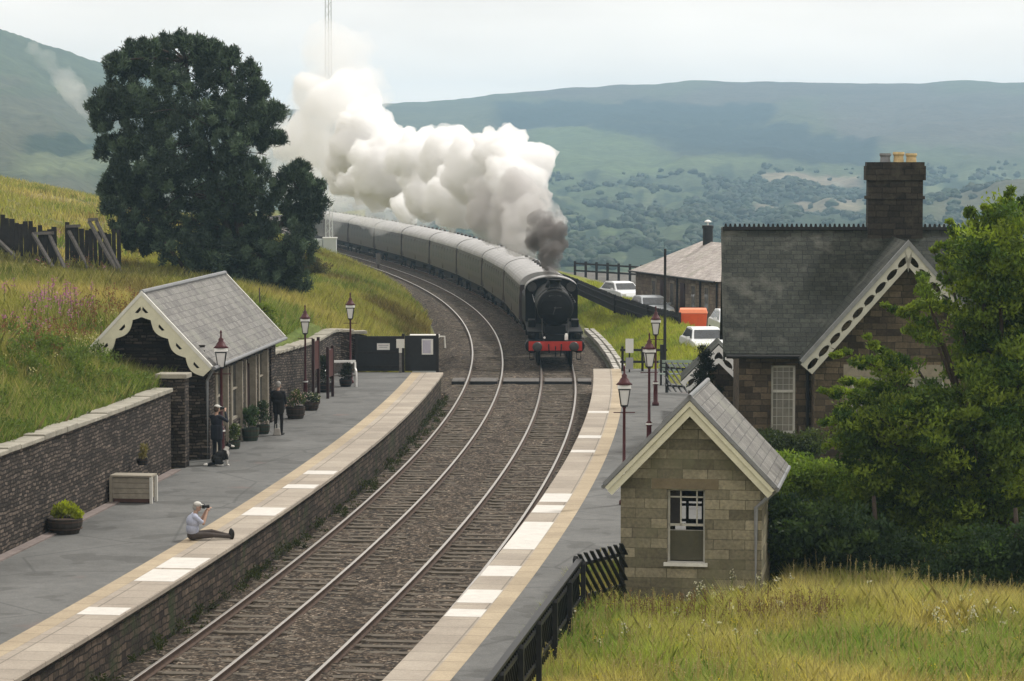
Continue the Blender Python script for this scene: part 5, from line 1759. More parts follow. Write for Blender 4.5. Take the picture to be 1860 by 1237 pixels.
def hand(wr, d, side, up, curl, k='skin', s=1.):
    """palm, four curled fingers of different length and a thumb from the side of the palm"""
    wr = Vector(wr); d = Vector(d).normalized(); sd_ = Vector(side).normalized(); up = Vector(up).normalized()
    out = [('c', wr, wr + d * .03, .024, .026, k), ('e', tuple(wr + d * .065), (.038, .038, .034), k)]
    for i, L in enumerate((.066, .076, .072, .056)):
        b = wr + d * .095 + sd_ * (-.032 + .021 * i)
        m_ = b + (d * (1 - curl * .4) - up * curl * .5).normalized() * L * .5; e = m_ + (d * (1 - curl) - up * curl).normalized() * L * .5
        out += [('c', b, m_, .0098, .0090, k), ('c', m_, e, .0090, .0078, k)]
    tb = wr + d * .045 - sd_ * .036; tm = tb - sd_ * .026 + d * .022 - up * .008; te = tm + d * .03 - up * .014
    return out + [('c', tb, tm, .0125, .011, k), ('c', tm, te, .011, .009, k)]


def head(c, fw, hair, cap=None):
    """head with eyes at half height, nose, mouth, ears; fw is the facing (unit, mostly horizontal)"""
    c = Vector(c); f = Vector(fw).normalized(); r_ = f.cross(Vector((0, 0, 1))).normalized(); u = r_.cross(f)
    P = lambda a, b, d: tuple(c + r_ * a + f * b + u * d)
    out = [('e', tuple(c), (.078, .088, .112), 'skin'), ('e', P(0, .03, -.06), (.056, .058, .055), 'skin'), ('e', P(0, .097, -.012), (.013, .02, .022), 'skin'),
           ('e', P(0, .088, -.056), (.024, .008, .007), 'lip'), ('e', P(.079, -.01, -.005), (.012, .02, .03), 'skin'), ('e', P(-.079, -.01, -.005), (.012, .02, .03), 'skin'),
           ('e', P(.032, .083, .012), (.012, .009, .008), 'eye'), ('e', P(-.032, .083, .012), (.012, .009, .008), 'eye')]
    out.append(('e', P(0, -.018, .035), (.088, .092, .090), hair))
    out.append(('e', P(0, -.05, -.02), (.080, .060, .07), hair))
    if cap: out += [('e', P(0, .0, .062), (.094, .10, .066), cap), ('e', P(0, .105, .052), (.07, .07, .011), cap)]
    return out


FM = {'skin': plain("skin", (.42, .27, .20), .6, .1, 8), 'lip': plain("lip", (.30, .13, .11), .6, .1, 8), 'eye': plain("eye", (.03, .03, .03), .3, .1, 8)}


def standing(top, trou, shoe, hair, cap, face, arms, coat=.0):
    P = []
    for sx in (-1, 1):
        P += [('c', (sx * .09, 0, .90), (sx * .105, .025, .50), .085, .058, trou), ('c', (sx * .105, .025, .50), (sx * .115, -.01, .10), .057, .042, trou),
              ('e', (sx * .118, .055, .042), (.047, .135, .042), shoe)]
    P += [('e', (0, 0, .95), (.165, .115, .13), trou), ('e', (0, 0, 1.10), (.16 + coat, .115 + coat, .16), top), ('e', (0, -.005, 1.28), (.185 + coat, .12 + coat, .19), top),
          ('c', (-.165, -.01, 1.40), (.165, -.01, 1.40), .07, .07, top), ('c', (0, -.01, 1.44), (0, .015, 1.55), .055, .05, 'skin')]
    if coat: P += [('c', (-.06, 0, .80), (-.05, 0, 1.1), .14, .15, top), ('c', (.06, 0, .80), (.05, 0, 1.1), .14, .15, top)]
    P += head((0, .03, 1.645), face, hair, cap)
    for sx, (el, wr, hd, up, curl) in zip((-1, 1), arms):
        sh = (sx * .20, -.01, 1.40)
        P += [('c', sh, el, .058, .045, top), ('c', el, tuple(Vector(el).lerp(Vector(wr), .85)), .044, .033, top)]
        P += hand(wr, hd, (sx * 1, 0, 0) if abs(hd[0]) < .8 else (0, 0, 1), up, curl)
    return P


navy = plain("navy_jacket", (.016, .018, .026), .85, .3, 8); blackc = plain("black_coat", (.011, .010, .010), .85, .3, 8); jeans = plain("dark_trousers", (.015, .016, .022), .9, .3, 8)
greyhair = plain("grey_hair", (.30, .29, .27), .8, .25, 30); brownhair = plain("brown_hair", (.07, .05, .035), .8, .3, 30); palecap = plain("pale_cap", (.55, .54, .50), .8, .1, 8)
shoe = plain("dark_shoe", (.02, .018, .016), .6, .2, 8); bluesh = plain("pale_blue_shirt", (.40, .43, .53), .85, .12, 6); btrou = plain("brown_trousers", (.065, .052, .045), .9, .25, 8); whshoe = plain("pale_trainer", (.5, .5, .48), .7, .15, 8)

# 1 standing photographer by the shelter corner
pa = at_z(394, 843, .9)
armsA = (((-.27, .17, 1.27), (-.085, .27, 1.56), (.45, .5, .5), (0, -1, 0), .6), ((.28, .16, 1.28), (.10, .27, 1.56), (-.45, .5, .5), (0, -1, 0), .6))
figure("person", "person in dark navy clothes and pale cap photographing beside the shelter", "person", pa, -R(35),
       standing('top', 'trou', 'shoe', 'hair', 'cap', (0, 1, .05), armsA, .02), {**FM, 'top': navy, 'trou': jeans, 'shoe': shoe, 'hair': brownhair, 'cap': palecap})


def camera_prop(label, loc, rz):
    t = thing("camera", label, "camera", loc, rz)
    mb = MB(); mb.bx(-.068, .068, -.03, .03, -.045, .04); mb.prism([(-.03, .04), (.03, .04), (.02, .068), (-.02, .068)], 'y', -.025, .03); mb.build("case", M['black'], t, False, .006)
    MB().lathe([(.034, .03), (.036, .08), (.042, .10), (.042, .14), (.035, .14), (.03, .13)], (0, 0, 0), 16, 0, 'y').build("lens", M['black'], t)


Rz = Matrix.Rotation(-R(35), 4, 'Z')
camera_prop("black camera held to the eye of the standing photographer", pa + Rz @ Vector((0, .175, 1.655)), -R(35))
# 2 standing man in black
pb = at_z(506, 790, .9)
armsB = (((-.25, .03, 1.14), (-.16, .20, .98), (.3, .7, -.35), (0, 0, 1), .5), ((.25, .03, 1.14), (.17, .2, 1.0), (-.3, .7, -.35), (0, 0, 1), .5))
figure("person", "grey haired person in long black coat standing on the left platform", "person", pb, -R(20),
       standing('top', 'trou', 'shoe', 'hair', None, (.1, 1, 0), armsB, .05), {**FM, 'top': blackc, 'trou': blackc, 'shoe': shoe, 'hair': greyhair})
pg = at_z(505, 789, .9); pg.y -= .34
t = thing("bag", "small pale bag standing at the feet of the black coated person", "bag", pg, .1)
mb = MB(); mb.add([(-.13, -.08, 0), (.13, -.08, 0), (.13, .08, 0), (-.13, .08, 0), (-.09, -.05, .24), (.09, -.05, .24), (.09, .05, .24), (-.09, .05, .24)], [(0, 3, 2, 1), (4, 5, 6, 7), (0, 1, 5, 4), (1, 2, 6, 5), (2, 3, 7, 6), (3, 0, 4, 7)]); mb.build("sack", plain("pale_canvas", (.33, .31, .28), .9, .2, 9), t, False, .03)
MB().tube([(-.06, 0, .23), (-.05, 0, .36), (0, 0, .40), (.05, 0, .36), (.06, 0, .23)], .012, 6).build("handle", M['offwhite'], t)
# 3 seated photographer at the platform edge
pc = at_z(352, 981, .9)
P = []
for sx in (-1, 1):
    kn = (sx * .12 + .0, .44, .17 if sx < 0 else .12)
    P += [('c', (sx * .095, .0, .115), kn, .09, .065, 'trou'), ('c', kn, (sx * .10, .83, .075), .062, .045, 'trou'), ('e', (sx * .10, .905, .12), (.046, .055, .125), 'shoe'), ('e', (sx * .1, .88, .05), (.042, .06, .045), 'shoe')]
P += [('e', (0, -.02, .125), (.175, .14, .125), 'trou'), ('e', (0, -.03, .28), (.205, .155, .18), 'top'), ('e', (0, -.01, .45), (.225, .17, .18), 'top'), ('c', (-.17, .02, .57), (.17, .02, .57), .075, .075, 'top'),
      ('c', (0, .03, .60), (0, .06, .70), .055, .05, 'skin')]
P += head((0, .085, .795), (0, 1, -.05), 'hair', 'cap')
for sx in (-1, 1):
    el = (sx * .24, .20, .42); wr = (sx * .10, .31, .68)
    P += [('c', (sx * .195, .02, .57), tuple(Vector((sx * .195, .02, .57)).lerp(Vector(el), .8)), .06, .05, 'top'), ('c', el, wr, .040, .028, 'skin')]
    P += hand(wr, (-sx * .4, .5, .55), (sx, 0, 0), (0, -1, 0), .6)
figure("person", "person in pale blue shirt and white cap sitting on the platform edge", "person", pc, -R(76), P, {**FM, 'top': bluesh, 'trou': btrou, 'shoe': shoe, 'hair': greyhair, 'cap': palecap})
camera_prop("black camera held up by the person sitting on the platform", pc + Matrix.Rotation(-R(76), 4, 'Z') @ Vector((0, .235, .795)), -R(76))

# black and white dog sitting by the first photographer; it faces +y
D = [('e', (0, 0, .30), (.13, .20, .15), 'blk'), ('c', (0, -.16, .20), (0, .10, .38), .14, .11, 'blk'), ('e', (0, .14, .36), (.10, .10, .13), 'wht'), ('c', (0, .12, .44), (0, .19, .55), .075, .065, 'wht'),
     ('e', (0, .22, .60), (.075, .085, .075), 'blk'), ('c', (0, .28, .585), (0, .37, .565), .040, .028, 'wht'), ('e', (0, .385, .575), (.014, .014, .012), 'blk'),
     ('c', (.055, .19, .655), (.075, .17, .72), .025, .008, 'blk'), ('c', (-.055, .19, .655), (-.075, .17, .72), .025, .008, 'blk')]
for sx in (-1, 1):
    D += [('c', (sx * .07, .13, .34), (sx * .075, .17, .20), .05, .032, 'blk'), ('c', (sx * .075, .17, .20), (sx * .075, .165, .05), .030, .024, 'wht'), ('e', (sx * .075, .19, .025), (.03, .05, .025), 'wht'),
          ('e', (sx * .12, -.10, .16), (.07, .13, .12), 'blk'), ('c', (sx * .13, -.02, .10), (sx * .13, -.15, .07), .05, .035, 'blk'), ('c', (sx * .13, -.15, .05), (sx * .13, .02, .03), .032, .026, 'wht'),
          ('e', (sx * .045, .275, .625), (.009, .008, .009), 'eye')]
D += [('c', (0, -.22, .08), (.05, -.42, .05), .05, .05, 'blk'), ('c', (.05, -.42, .05), (.1, -.52, .06), .05, .025, 'wht')]
pd = at_z(402, 846, .9)
figure("dog", "black and white dog sitting at the feet of the photographer", "dog", pd, -R(75), D, {'blk': plain("black_fur", (.012, .012, .012), .85, .3, 25), 'wht': plain("white_fur", (.62, .60, .56), .9, .12, 25), 'eye': FM['eye']})

# ================================================================== TREES
def lobes_px(lst, Y, dj, rng):
    """lobes given by where they stand in the valley view: px, py, rx, ry -> world centre and radii at about depth Y"""
    out = []
    for px, py, rx, ry in lst:
        y = Y + rng.uniform(-dj, dj); k = FPX / y
        c = at_y(px, py, y); out.append((np.array(c), np.array((rx / k, (rx + ry) / 2 / k * 1.0, ry / k))))
    return out


def branch_to(mb, a, b, r0, r1, sag=.12, n=5):
    a = Vector(a); b = Vector(b); pts = []
    for i in range(n + 1):
        f = i / n; p = a.lerp(b, f); p.z += math.sin(f * math.pi) * sag * (b - a).length
        pts.append(p)
    mb.tube(pts, [r0 + (r1 - r0) * i / n for i in range(n + 1)], 7)


def pine():
    rng = np.random.default_rng(5)
    Y = 134.
    base = Vector((-13.6, Y, gz_xy(-13.6, Y) - .2))
    t = thing("pine_tree", "tall dark spreading pine tree on the bank behind the shelter", "tree", base)
    L = lobes_px([(318, 108, 100, 46), (232, 122, 52, 42), (410, 140, 68, 60), (215, 190, 58, 48), (312, 190, 110, 70), (440, 205, 62, 52), (200, 262, 40, 38), (300, 275, 115, 70), (430, 272, 72, 50),
                  (228, 345, 52, 52), (335, 350, 130, 66), (445, 345, 66, 58), (240, 410, 52, 34), (345, 420, 125, 52), (460, 430, 92, 60), (430, 490, 95, 46), (500, 470, 60, 60), (545, 345, 44, 42), (560, 400, 34, 40), (545, 455, 40, 44), (520, 505, 45, 34), (455, 525, 44, 30), (395, 500, 60, 40), (370, 465, 80, 36), (270, 440, 60, 24), (180, 172, 24, 18), (488, 200, 20, 22), (495, 255, 20, 18), (225, 74, 13, 15), (258, 66, 14, 14), (292, 60, 12, 15), (322, 58, 12, 16), (352, 62, 13, 14), (388, 72, 14, 14), (414, 86, 14, 15), (198, 94, 16, 11), (455, 118, 18, 13), (472, 150, 15, 15), (508, 196, 13, 12), (512, 248, 12, 11), (588, 345, 12, 14), (590, 372, 12, 11), (162, 184, 14, 12), (168, 215, 13, 11), (182, 345, 13, 13), (188, 380, 13, 12), (556, 302, 8, 10), (536, 312, 12, 10)], Y, 1.6, rng)
    L = [(np.array(at_y(380 + (930 + FPX * c[0] / c[1] - 380) * .935, 330 + (287 + FPX * (CAM_H - c[2]) / c[1] - 330) * .935, c[1])), r * .95) for c, r in L]
    L += lobes_px([(470, 532, 44, 22), (520, 512, 40, 26)], Y, .8, rng)
    # pads of needles through every lobe
    cs = []; rs = []
    for c, r in L:
        vol = r[0] * r[2]
        for i in range(int(6 + vol * 7)):
            d = rng.normal(size=3); d /= np.linalg.norm(d); q = rng.random() ** .45 * .80
            cs.append(c + d * r * q * (1, 1.1, 1)); s_ = rng.uniform(.42, .72); rs.append((s_, s_, s_ * .62))
        for i in range(int(12 + vol * 16)):
            d = rng.normal(size=3); d[2] = d[2] * .9 + .15; d /= np.linalg.norm(d); q = rng.uniform(.86, 1.12)
            cs.append(c + d * r * q); s_ = rng.uniform(.17, .30); rs.append((s_, s_, s_ * 1.25))
    cs = np.array(cs); rs = np.array(rs)
    keep = np.ones(len(cs), bool)
    for hx, hy, hr in ((268, 152, 20), (405, 165, 16), (300, 205, 12), (500, 275, 26), (505, 310, 20), (380, 250, 12), (215, 232, 18), (180, 300, 12), (525, 420, 14), (350, 135, 14), (318, 250, 12), (455, 275, 14), (240, 300, 12), (395, 310, 10), (505, 430, 16), (470, 385, 10)):
        pxx = 930 + FPX * cs[:, 0] / cs[:, 1]; pyy = 287 + FPX * (CAM_H - cs[:, 2]) / cs[:, 1]
        keep &= (pxx - hx) ** 2 + (pyy - hy) ** 2 > (hr * .8) ** 2
    cs = cs[keep]; rs = rs[keep]
    cols = np.where(rng.random((len(cs), 1)) < .35, np.array((.085, .125, .075)), np.array((.034, .052, .034)))
    V, F, C = leaf_cloud(cs, rs, int(240000 / len(cs)), .30, .055, cols, .35, rng)
    np_mesh("crown", V, F, M['needle'], t, C).location = -base
    mb = MB()
    top = Vector((-15.6, Y + .4, 14.6))
    stems = [(base, top), (base + Vector((.2, .1, 0)), Vector((-13.4, Y, 13.0))), (base + Vector((.5, 0, 0)), Vector((-10.4, Y, 7.8)))]
    mains = []
    for i, (a, b) in enumerate(stems):
        pts = [a.lerp(b, f) + Vector((math.sin(f * 5 + i) * .25, math.cos(f * 4 + i) * .2, 0)) for f in np.linspace(0, 1, 9)]
        mb.tube(pts, [(.24 if i < 2 else .16) * (1 - .85 * f) + .03 for f in np.linspace(0, 1, 9)], 9); mains.append(pts)
    # leaning bare limb towards the shelter
    a = at_y(352, 512, Y - 1); b = at_y(316, 462, Y - 1.4)
    mb.tube([base + Vector((0, 0, .3)), a, b, at_y(300, 440, Y - 1.5)], [.16, .13, .09, .05], 7)
    for c, r in L:
        best = min((p for m_ in mains for p in m_[2:]), key=lambda p: (Vector(c) - p).length + max(0, p.z - c[2]) * 2)
        branch_to(mb, best, c, .09, .03, .05)
        for i in range(5):
            d = rng.normal(size=3); d /= np.linalg.norm(d); branch_to(mb, c, c + d * r * .85, .03, .012, .04, 3)
    mb.v = [tuple(Vector(p) - base) for p in mb.v]
    mb.build("trunk", M['bark'], t, True)


pine()


def broadleaf(name, lab, cat, base, L, nleaf, Ls, Ws, colA, colB, seed, sprays=(), trunk_r=.16, up=.4, per=70, padr=(.22, .42)):
    rng = np.random.default_rng(seed)
    base = Vector(base)
    t = thing(name, lab, cat, base)
    cs = []; rs = []
    for c, r in L:
        k = int(8 + r[0] * r[2] * per)
        for i in range(k):
            d = rng.normal(size=3); d /= np.linalg.norm(d); q = rng.random() ** .33
            cs.append(c + d * r * q); s_ = rng.uniform(*padr); rs.append((s_ * 1.15, s_ * 1.15, s_ * .6))
    mb = MB()
    hub = base + Vector((0, 0, 1.0))
    for a, b in sprays:
        a = Vector(a); b = Vector(b)
        branch_to(mb, hub.lerp(a, .55), a, .05, .03, .03); branch_to(mb, a, b, .03, .006, .05)
        n_ = max(4, int((b - a).length / .16))
        for i in range(n_):
            f = (i + .5) / n_; p = a.lerp(b, f); p.z += math.sin(f * math.pi) * .05 * (b - a).length
            s_ = .34 * (1 - f * .72); cs.append(np.array(p) + rng.normal(size=3) * .05); rs.append((s_, s_, s_ * .6))
    cs = np.array(cs); rs = np.array(rs)
    cs[:, 2] = np.maximum(cs[:, 2], base.z + .1)
    f = rng.random((len(cs), 1)) ** 1.4
    cols = np.asarray(colA) * (1 - f) + np.asarray(colB) * f
    V, F, C = leaf_cloud(cs, rs, max(8, int(nleaf / len(cs))), Ls, Ws, cols, up, rng)
    np_mesh("crown", V, F, M['leaf'], t, C).location = -base
    mb.tube([base + Vector((0, 0, -.3)), base + Vector((.05, 0, 1.0)), base + Vector((0, .1, 2.0))], [trunk_r, trunk_r * .8, trunk_r * .55], 9)
    for c, r in L:
        branch_to(mb, hub, c, trunk_r * .45, .025, .04)
        for i in range(4):
            d = rng.normal(size=3); d /= np.linalg.norm(d); branch_to(mb, c, c + d * r * .85, .022, .006, .03, 3)
    mb.v = [tuple(Vector(p) - base) for p in mb.v]
    mb.build("trunk", M['bark'], t, True)
    return t


rng0 = np.random.default_rng(3)
YT = 62.
LT = lobes_px([(1815, 455, 70, 95), (1785, 540, 50, 70), (1768, 465, 40, 52), (1775, 600, 40, 46), (1850, 690, 100, 90), (1870, 600, 100, 110), (1800, 660, 75, 70), (1675, 745, 80, 52), (1590, 745, 50, 36), (1760, 770, 120, 90), (1570, 790, 55, 40), (1640, 840, 110, 70), (1830, 830, 110, 100), (1720, 900, 130, 80), (1640, 930, 70, 60), (1850, 960, 110, 90), (1760, 1010, 110, 70), (1930, 700, 120, 150), (1940, 950, 100, 130), (1940, 480, 90, 110), (1790, 1075, 90, 50), (1860, 1085, 70, 60), (1705, 1040, 60, 44)], YT, 1.5, rng0)
spr = [((1700, 600), (1602, 556)), ((1740, 560), (1642, 565)), ((1640, 700), (1510, 632)), ((1620, 740), (1482, 712)), ((1600, 760), (1486, 772)), ((1660, 660), (1545, 668)), ((1780, 470), (1706, 440)), ((1790, 450), (1757, 372)), ((1830, 430), (1832, 345)), ((1850, 430), (1868, 352)),
       ((1730, 520), (1692, 452)), ((1620, 720), (1530, 690)), ((1640, 690), (1570, 610)), ((1700, 620), (1640, 600)), ((1810, 440), (1790, 372)), ((1600, 790), (1500, 812)), ((1745, 480), (1728, 400)), ((1690, 560), (1668, 500))]
spr = [(at_y(*a, YT + random.uniform(-1.2, 1.2)), at_y(*b, YT + random.uniform(-1.5, 1.0))) for a, b in spr]
broadleaf("broadleaf_tree", "large leafy green tree with feathery branches reaching across the station house", "tree", (11.2, YT, .6), LT, 190000, .125, .052, (.042, .085, .016), (.23, .30, .035), 21, spr, .2)
LS1 = lobes_px([(1450, 868, 52, 34), (1510, 880, 60, 40), (1430, 850, 30, 26), (1560, 900, 60, 46), (1480, 900, 60, 34)], 63, .8, rng0)
broadleaf("shrub", "bright yellow green shrub directly behind the stone hut", "shrub", (7.3, 63.2, .5), LS1, 34000, .10, .05, (.13, .21, .035), (.26, .33, .05), 22, (), .08, .4, 90)
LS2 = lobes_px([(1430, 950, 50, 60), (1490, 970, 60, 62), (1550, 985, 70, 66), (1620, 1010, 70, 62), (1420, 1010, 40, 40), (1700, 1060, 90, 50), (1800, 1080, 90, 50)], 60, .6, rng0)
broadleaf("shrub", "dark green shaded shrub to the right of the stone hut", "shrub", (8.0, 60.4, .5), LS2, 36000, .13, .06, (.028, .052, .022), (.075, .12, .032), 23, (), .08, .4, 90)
L_shade = lobes_px([(1800, 1020, 80, 60), (1870, 1060, 80, 60), (1740, 1050, 50, 36), (1830, 1085, 60, 40), (1920, 1000, 80, 90), (1700, 1060, 40, 24)], 57.5, .6, rng0)
broadleaf("shrub", "low boughs of the large leafy tree at right edge, shade painted into their leaves", "shrub", (10.6, 57.5, .6), L_shade, 46000, .11, .05, (.024, .046, .018), (.055, .095, .025), 28, (), .08, .4, 90)  # tree's lower boughs; their deep shade is put into the leaf colour
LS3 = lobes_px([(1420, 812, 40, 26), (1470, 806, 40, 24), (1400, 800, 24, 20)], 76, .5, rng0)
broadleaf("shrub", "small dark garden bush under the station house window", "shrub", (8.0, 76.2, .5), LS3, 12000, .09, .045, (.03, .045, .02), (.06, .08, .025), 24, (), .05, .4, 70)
# cone shaped evergreen beside the porch
YC = 88.5
LC_ = lobes_px([(1279, 650, 9, 22), (1281, 680, 16, 24), (1284, 712, 24, 26), (1287, 748, 30, 30), (1290, 785, 34, 26)], YC, .05, rng0)
broadleaf("evergreen_bush", "dark cone shaped evergreen beside the house porch", "shrub", (6.35, YC, .8), LC_, 16000, .09, .03, (.012, .018, .012), (.022, .03, .018), 25, (), .06, .5, 160, (.14, .24))
# shrub by the shelter's far end on the bank
p = at_y(475, 590, 99); LS4 = lobes_px([(478, 568, 16, 14), (468, 590, 22, 22), (490, 600, 18, 18)], 100, .3, rng0)
broadleaf("shrub", "small fresh green bush behind the far end of shelter roof", "shrub", (-9.2, 100, gz_xy(-9.2, 100)), LS4, 5000, .11, .06, (.10, .15, .03), (.16, .20, .04), 26, (), .04, .4, 60)
pq = Vector((-12.0, 158, gz_xy(-12.0, 158)))
LS5 = [(np.array(pq) + (x, y, .5 + z), np.array((.7, .7, .5))) for x, y, z in ((0, 0, 0), (.8, .3, .2), (-.7, .2, .1), (.3, -.4, .5))]
broadleaf("shrub", "brownish bramble bush on the yellow grassy bank", "shrub", pq, LS5, 6000, .12, .06, (.09, .065, .04), (.10, .10, .04), 27, (), .04, .3, 20)


# ================================================================== GRASS AND FLOWERS
def blades(name, lab, s, o, h, wd, lean, tip_straw, seed, colmul=1.0, zoff=0.):
    rng = np.random.default_rng(seed)
    N = len(s)
    x, y = TV(s, o); z = ground_z(s, o) - .03 + zoff
    hh = h * (1 + (rng.random(N) - .5) * .9); ang = rng.random(N) * 2 * np.pi
    lx = np.cos(ang) * lean * hh; ly = np.sin(ang) * lean * hh
    a2 = rng.random(N) * np.pi; wd = wd * (.6 + rng.random(N) * .9); wx = np.cos(a2) * wd / 2; wy = np.sin(a2) * wd / 2
    V = np.empty((N, 5, 3))
    V[:, 0] = np.stack([x - wx, y - wy, z], 1); V[:, 1] = np.stack([x + wx, y + wy, z], 1)
    V[:, 2] = np.stack([x + wx * .8 + lx * .4, y + wy * .8 + ly * .4, z + hh * .6], 1)
    V[:, 4] = np.stack([x - wx * .8 + lx * .4, y - wy * .8 + ly * .4, z + hh * .6], 1)
    V[:, 3] = np.stack([x + lx, y + ly, z + hh], 1)
    F = np.arange(N * 5).reshape(N, 5)
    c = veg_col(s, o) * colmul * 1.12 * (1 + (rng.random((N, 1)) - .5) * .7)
    st = (rng.random(N) < tip_straw)
    c = np.where(st[:, None], np.array((.42, .36, .18)) * (1 + (rng.random((N, 1)) - .5) * .5), c)
    C = np.repeat(c, 5, 0)
    g_ = np_mesh(name, V.reshape(-1, 3), F, M['grass'], None, C)
    tag(g_, lab, "grass", kind="stuff")


def rnd(n, s0, s1, o0, o1, seed, ps=1.0, po=1.0):
    r_ = np.random.default_rng(seed)
    return s0 + (s1 - s0) * r_.random(n) ** ps, o0 + (o1 - o0) * r_.random(n) ** po


s_, o_ = rnd(300000, -14, 9.5, 5.25, 18, 41)
hx, hy = TV(s_, o_)
ok = ~((s_ > 1.2) & (o_ > 6.3) & (o_ < 9.8) & (s_ < 7.5)) & ~((o_ < 6.1) & (s_ > 7))
s_, o_ = s_[ok], o_[ok]
blades("tall_grass", "long yellow green meadow grass in front of the stone hut", s_, o_, (.16 + .40 * fbm(s_ * .9, o_ * .9, 3)) * (1 + .5 * (o_ > 6) * np.exp(-((s_ - .6) / 1.2) ** 2)), .0085, .55, .22, 42, 1.25)
s_, o_ = rnd(190000, -2, 62, -8.55, -24, 43, 1, 1.35)
blades("bank_grass", "rough flowery grass on the bank above the retaining wall", s_, o_, .22 + .42 * fbm(s_ * .4, o_ * .4, 3), .014, .5, .2, 44)
s_, o_ = rnd(150000, 62, 160, -4.7, -20, 45, 1.2, 1.2)
ok = o_ < -4.6 - .5 * (s_ < 66)
blades("lineside_grass", "yellow green grass on the cutting slope left of the curve", s_[ok], o_[ok], .26 + .3 * fbm(s_[ok] * .25, o_[ok] * .25, 2), .028, .45, .12, 46, 1.1)
s_, o_ = rnd(40000, 64, 140, 4.95, 9.0, 47)
blades("verge_grass", "bright grass strip between the engine and the board fence", s_, o_, .3 * np.ones_like(s_) * (.6 + fbm(s_ * .3, o_ * .3, 2)), .035, .4, .08, 48, 1.1)
s_, o_ = rnd(70000, 55, 220, -17, -60, 49)
blades("moor_grass", "tussocky moor grass on the hill behind the snow fences", s_, o_, .25 + .3 * fbm(s_ * .2, o_ * .2, 2), .07, .45, .1, 50)
s_, o_ = rnd(5000, 8, 30, 8.6, 20, 51)
ok = ~((s_ < 8) | ((s_ > 25) & (o_ > 8)))
blades("garden_grass", "shaded garden grass around the shrubs behind the hut", s_[ok], o_[ok], .3 * np.ones(ok.sum()), .03, .4, .05, 52, .8)


def flower_patch(name, lab, pts, h, col, size, nper, seed, stemcol=(.09, .12, .04), spike=.3):
    rng = np.random.default_rng(seed); Vs = []; Cs = []
    for (x, y, z) in pts:
        hh = h * rng.uniform(.75, 1.2); lx, ly = rng.normal(size=2) * .06
        w_ = .012
        Vs.append([(x - w_, y, z), (x + w_, y, z), (x + lx + w_ * .5, y + ly, z + hh), (x + lx - w_ * .5, y + ly, z + hh)]); Cs += [stemcol] * 4
        for i in range(nper):
            f = rng.random(); p = np.array((x + lx, y + ly, z + hh - f * spike)) + rng.normal(size=3) * size * .8
            a = rng.normal(size=3); a /= np.linalg.norm(a); b = np.cross(a, rng.normal(size=3)); b /= np.linalg.norm(b)
            Vs.append([p - a * size / 2, p + b * size / 2, p + a * size / 2, p - b * size / 2]); c = np.array(col) * rng.uniform(.7, 1.25); Cs += [tuple(c)] * 4
    V = np.array(Vs, float).reshape(-1, 3)
    o = np_mesh(name, V, np.arange(len(V)).reshape(-1, 4), M['leaf'], None, np.array(Cs))
    tag(o, lab, "wildflowers", kind="stuff")


def scatter_px(n, x0, x1, y0, y1, zg, seed, slope=0.):
    r_ = np.random.default_rng(seed); out = []
    for i in range(n):
        u = r_.normal() * .5; v = r_.normal() * .5
        px = (x0 + x1) / 2 + u * (x1 - x0) / 2; py = (y0 + y1) / 2 + v * (y1 - y0) / 2 + slope * (px - (x0 + x1) / 2)
        z = zg
        for k in range(4):
            p = at_z(px, py, z); z = gz_xy(p.x, p.y)
        out.append((p.x, p.y, z))
    return out


flower_patch("pink_wildflowers", "pink willowherb spikes growing on the left bank", scatter_px(110, 0, 210, 560, 690, 5, 61, .35), .75, (.42, .17, .36), .06, 11, 62)
flower_patch("russet_docks", "rusty brown dock stems among the bank grass", scatter_px(150, -20, 240, 590, 720, 4.5, 63) + scatter_px(50, 130, 300, 570, 640, 4.5, 163), .65, (.21, .10, .06), .06, 16, 64)
flower_patch("white_wildflowers", "white flower heads in the meadow by the stone hut", scatter_px(34, 1200, 1480, 1085, 1150, .7, 65) + scatter_px(24, 1640, 1850, 1135, 1185, .8, 66) + scatter_px(12, 1000, 1400, 1150, 1230, .7, 67), .55, (.55, .53, .44), .045, 9, 68, spike=.03)
flower_patch("bank_flowers", "small white and yellow flowers scattered on the left bank", scatter_px(150, 0, 330, 560, 760, 4, 69), .5, (.55, .5, .3), .05, 6, 70, spike=.08)
rs9 = np.random.default_rng(91)
def meadow_pts(n, s0, s1, o0, o1):
    out = []
    while len(out) < n:
        a_ = rs9.uniform(s0, s1); b_ = rs9.uniform(o0, o1)
        if (1.0 < a_ < 7.5 and 6.2 < b_ < 9.9) or (a_ > 7 and b_ < 9): continue
        if rs9.random() > .25 + 1.2 * max(0., float(fbm(a_ * .5, b_ * .5, 2)) - .35): continue
        p_ = T(a_, b_); out.append((p_.x, p_.y, float(ground_z(a_, b_))))
    return out


flower_patch("seed_heads", "pale tan grass seed heads standing over the meadow", meadow_pts(1500, -12, 8, 5.4, 17), .62, (.42, .35, .20), .022, 9, 92, (.30, .26, .11), .16)
flower_patch("dry_stems", "brown dry dock and sorrel stems in front of the hut", meadow_pts(260, -.8, 1.1, 5.8, 11), .62, (.17, .10, .055), .035, 12, 93, (.16, .11, .06), .3)
flower_patch("yellow_flowers", "tiny yellow flowers among the meadow grass", meadow_pts(220, -12, 4, 5.4, 16), .45, (.55, .45, .04), .03, 5, 94, (.12, .17, .04), .05)
wc = []; wr_ = []
for (x_, y_, z_) in meadow_pts(70, -12, 6, 5.6, 17):
    wc.append((x_, y_, z_ + .12)); r0_ = random.uniform(.12, .26); wr_.append((r0_, r0_, r0_ * .7))
V, F, C = leaf_cloud(wc, wr_, 110, .09, .04, (.10, .17, .035), .5)
o = np_mesh("meadow_weeds", V, F, M['leaf'], None, C); tag(o, "low broad leaved weeds scattered through the meadow grass", "weeds", kind="stuff")
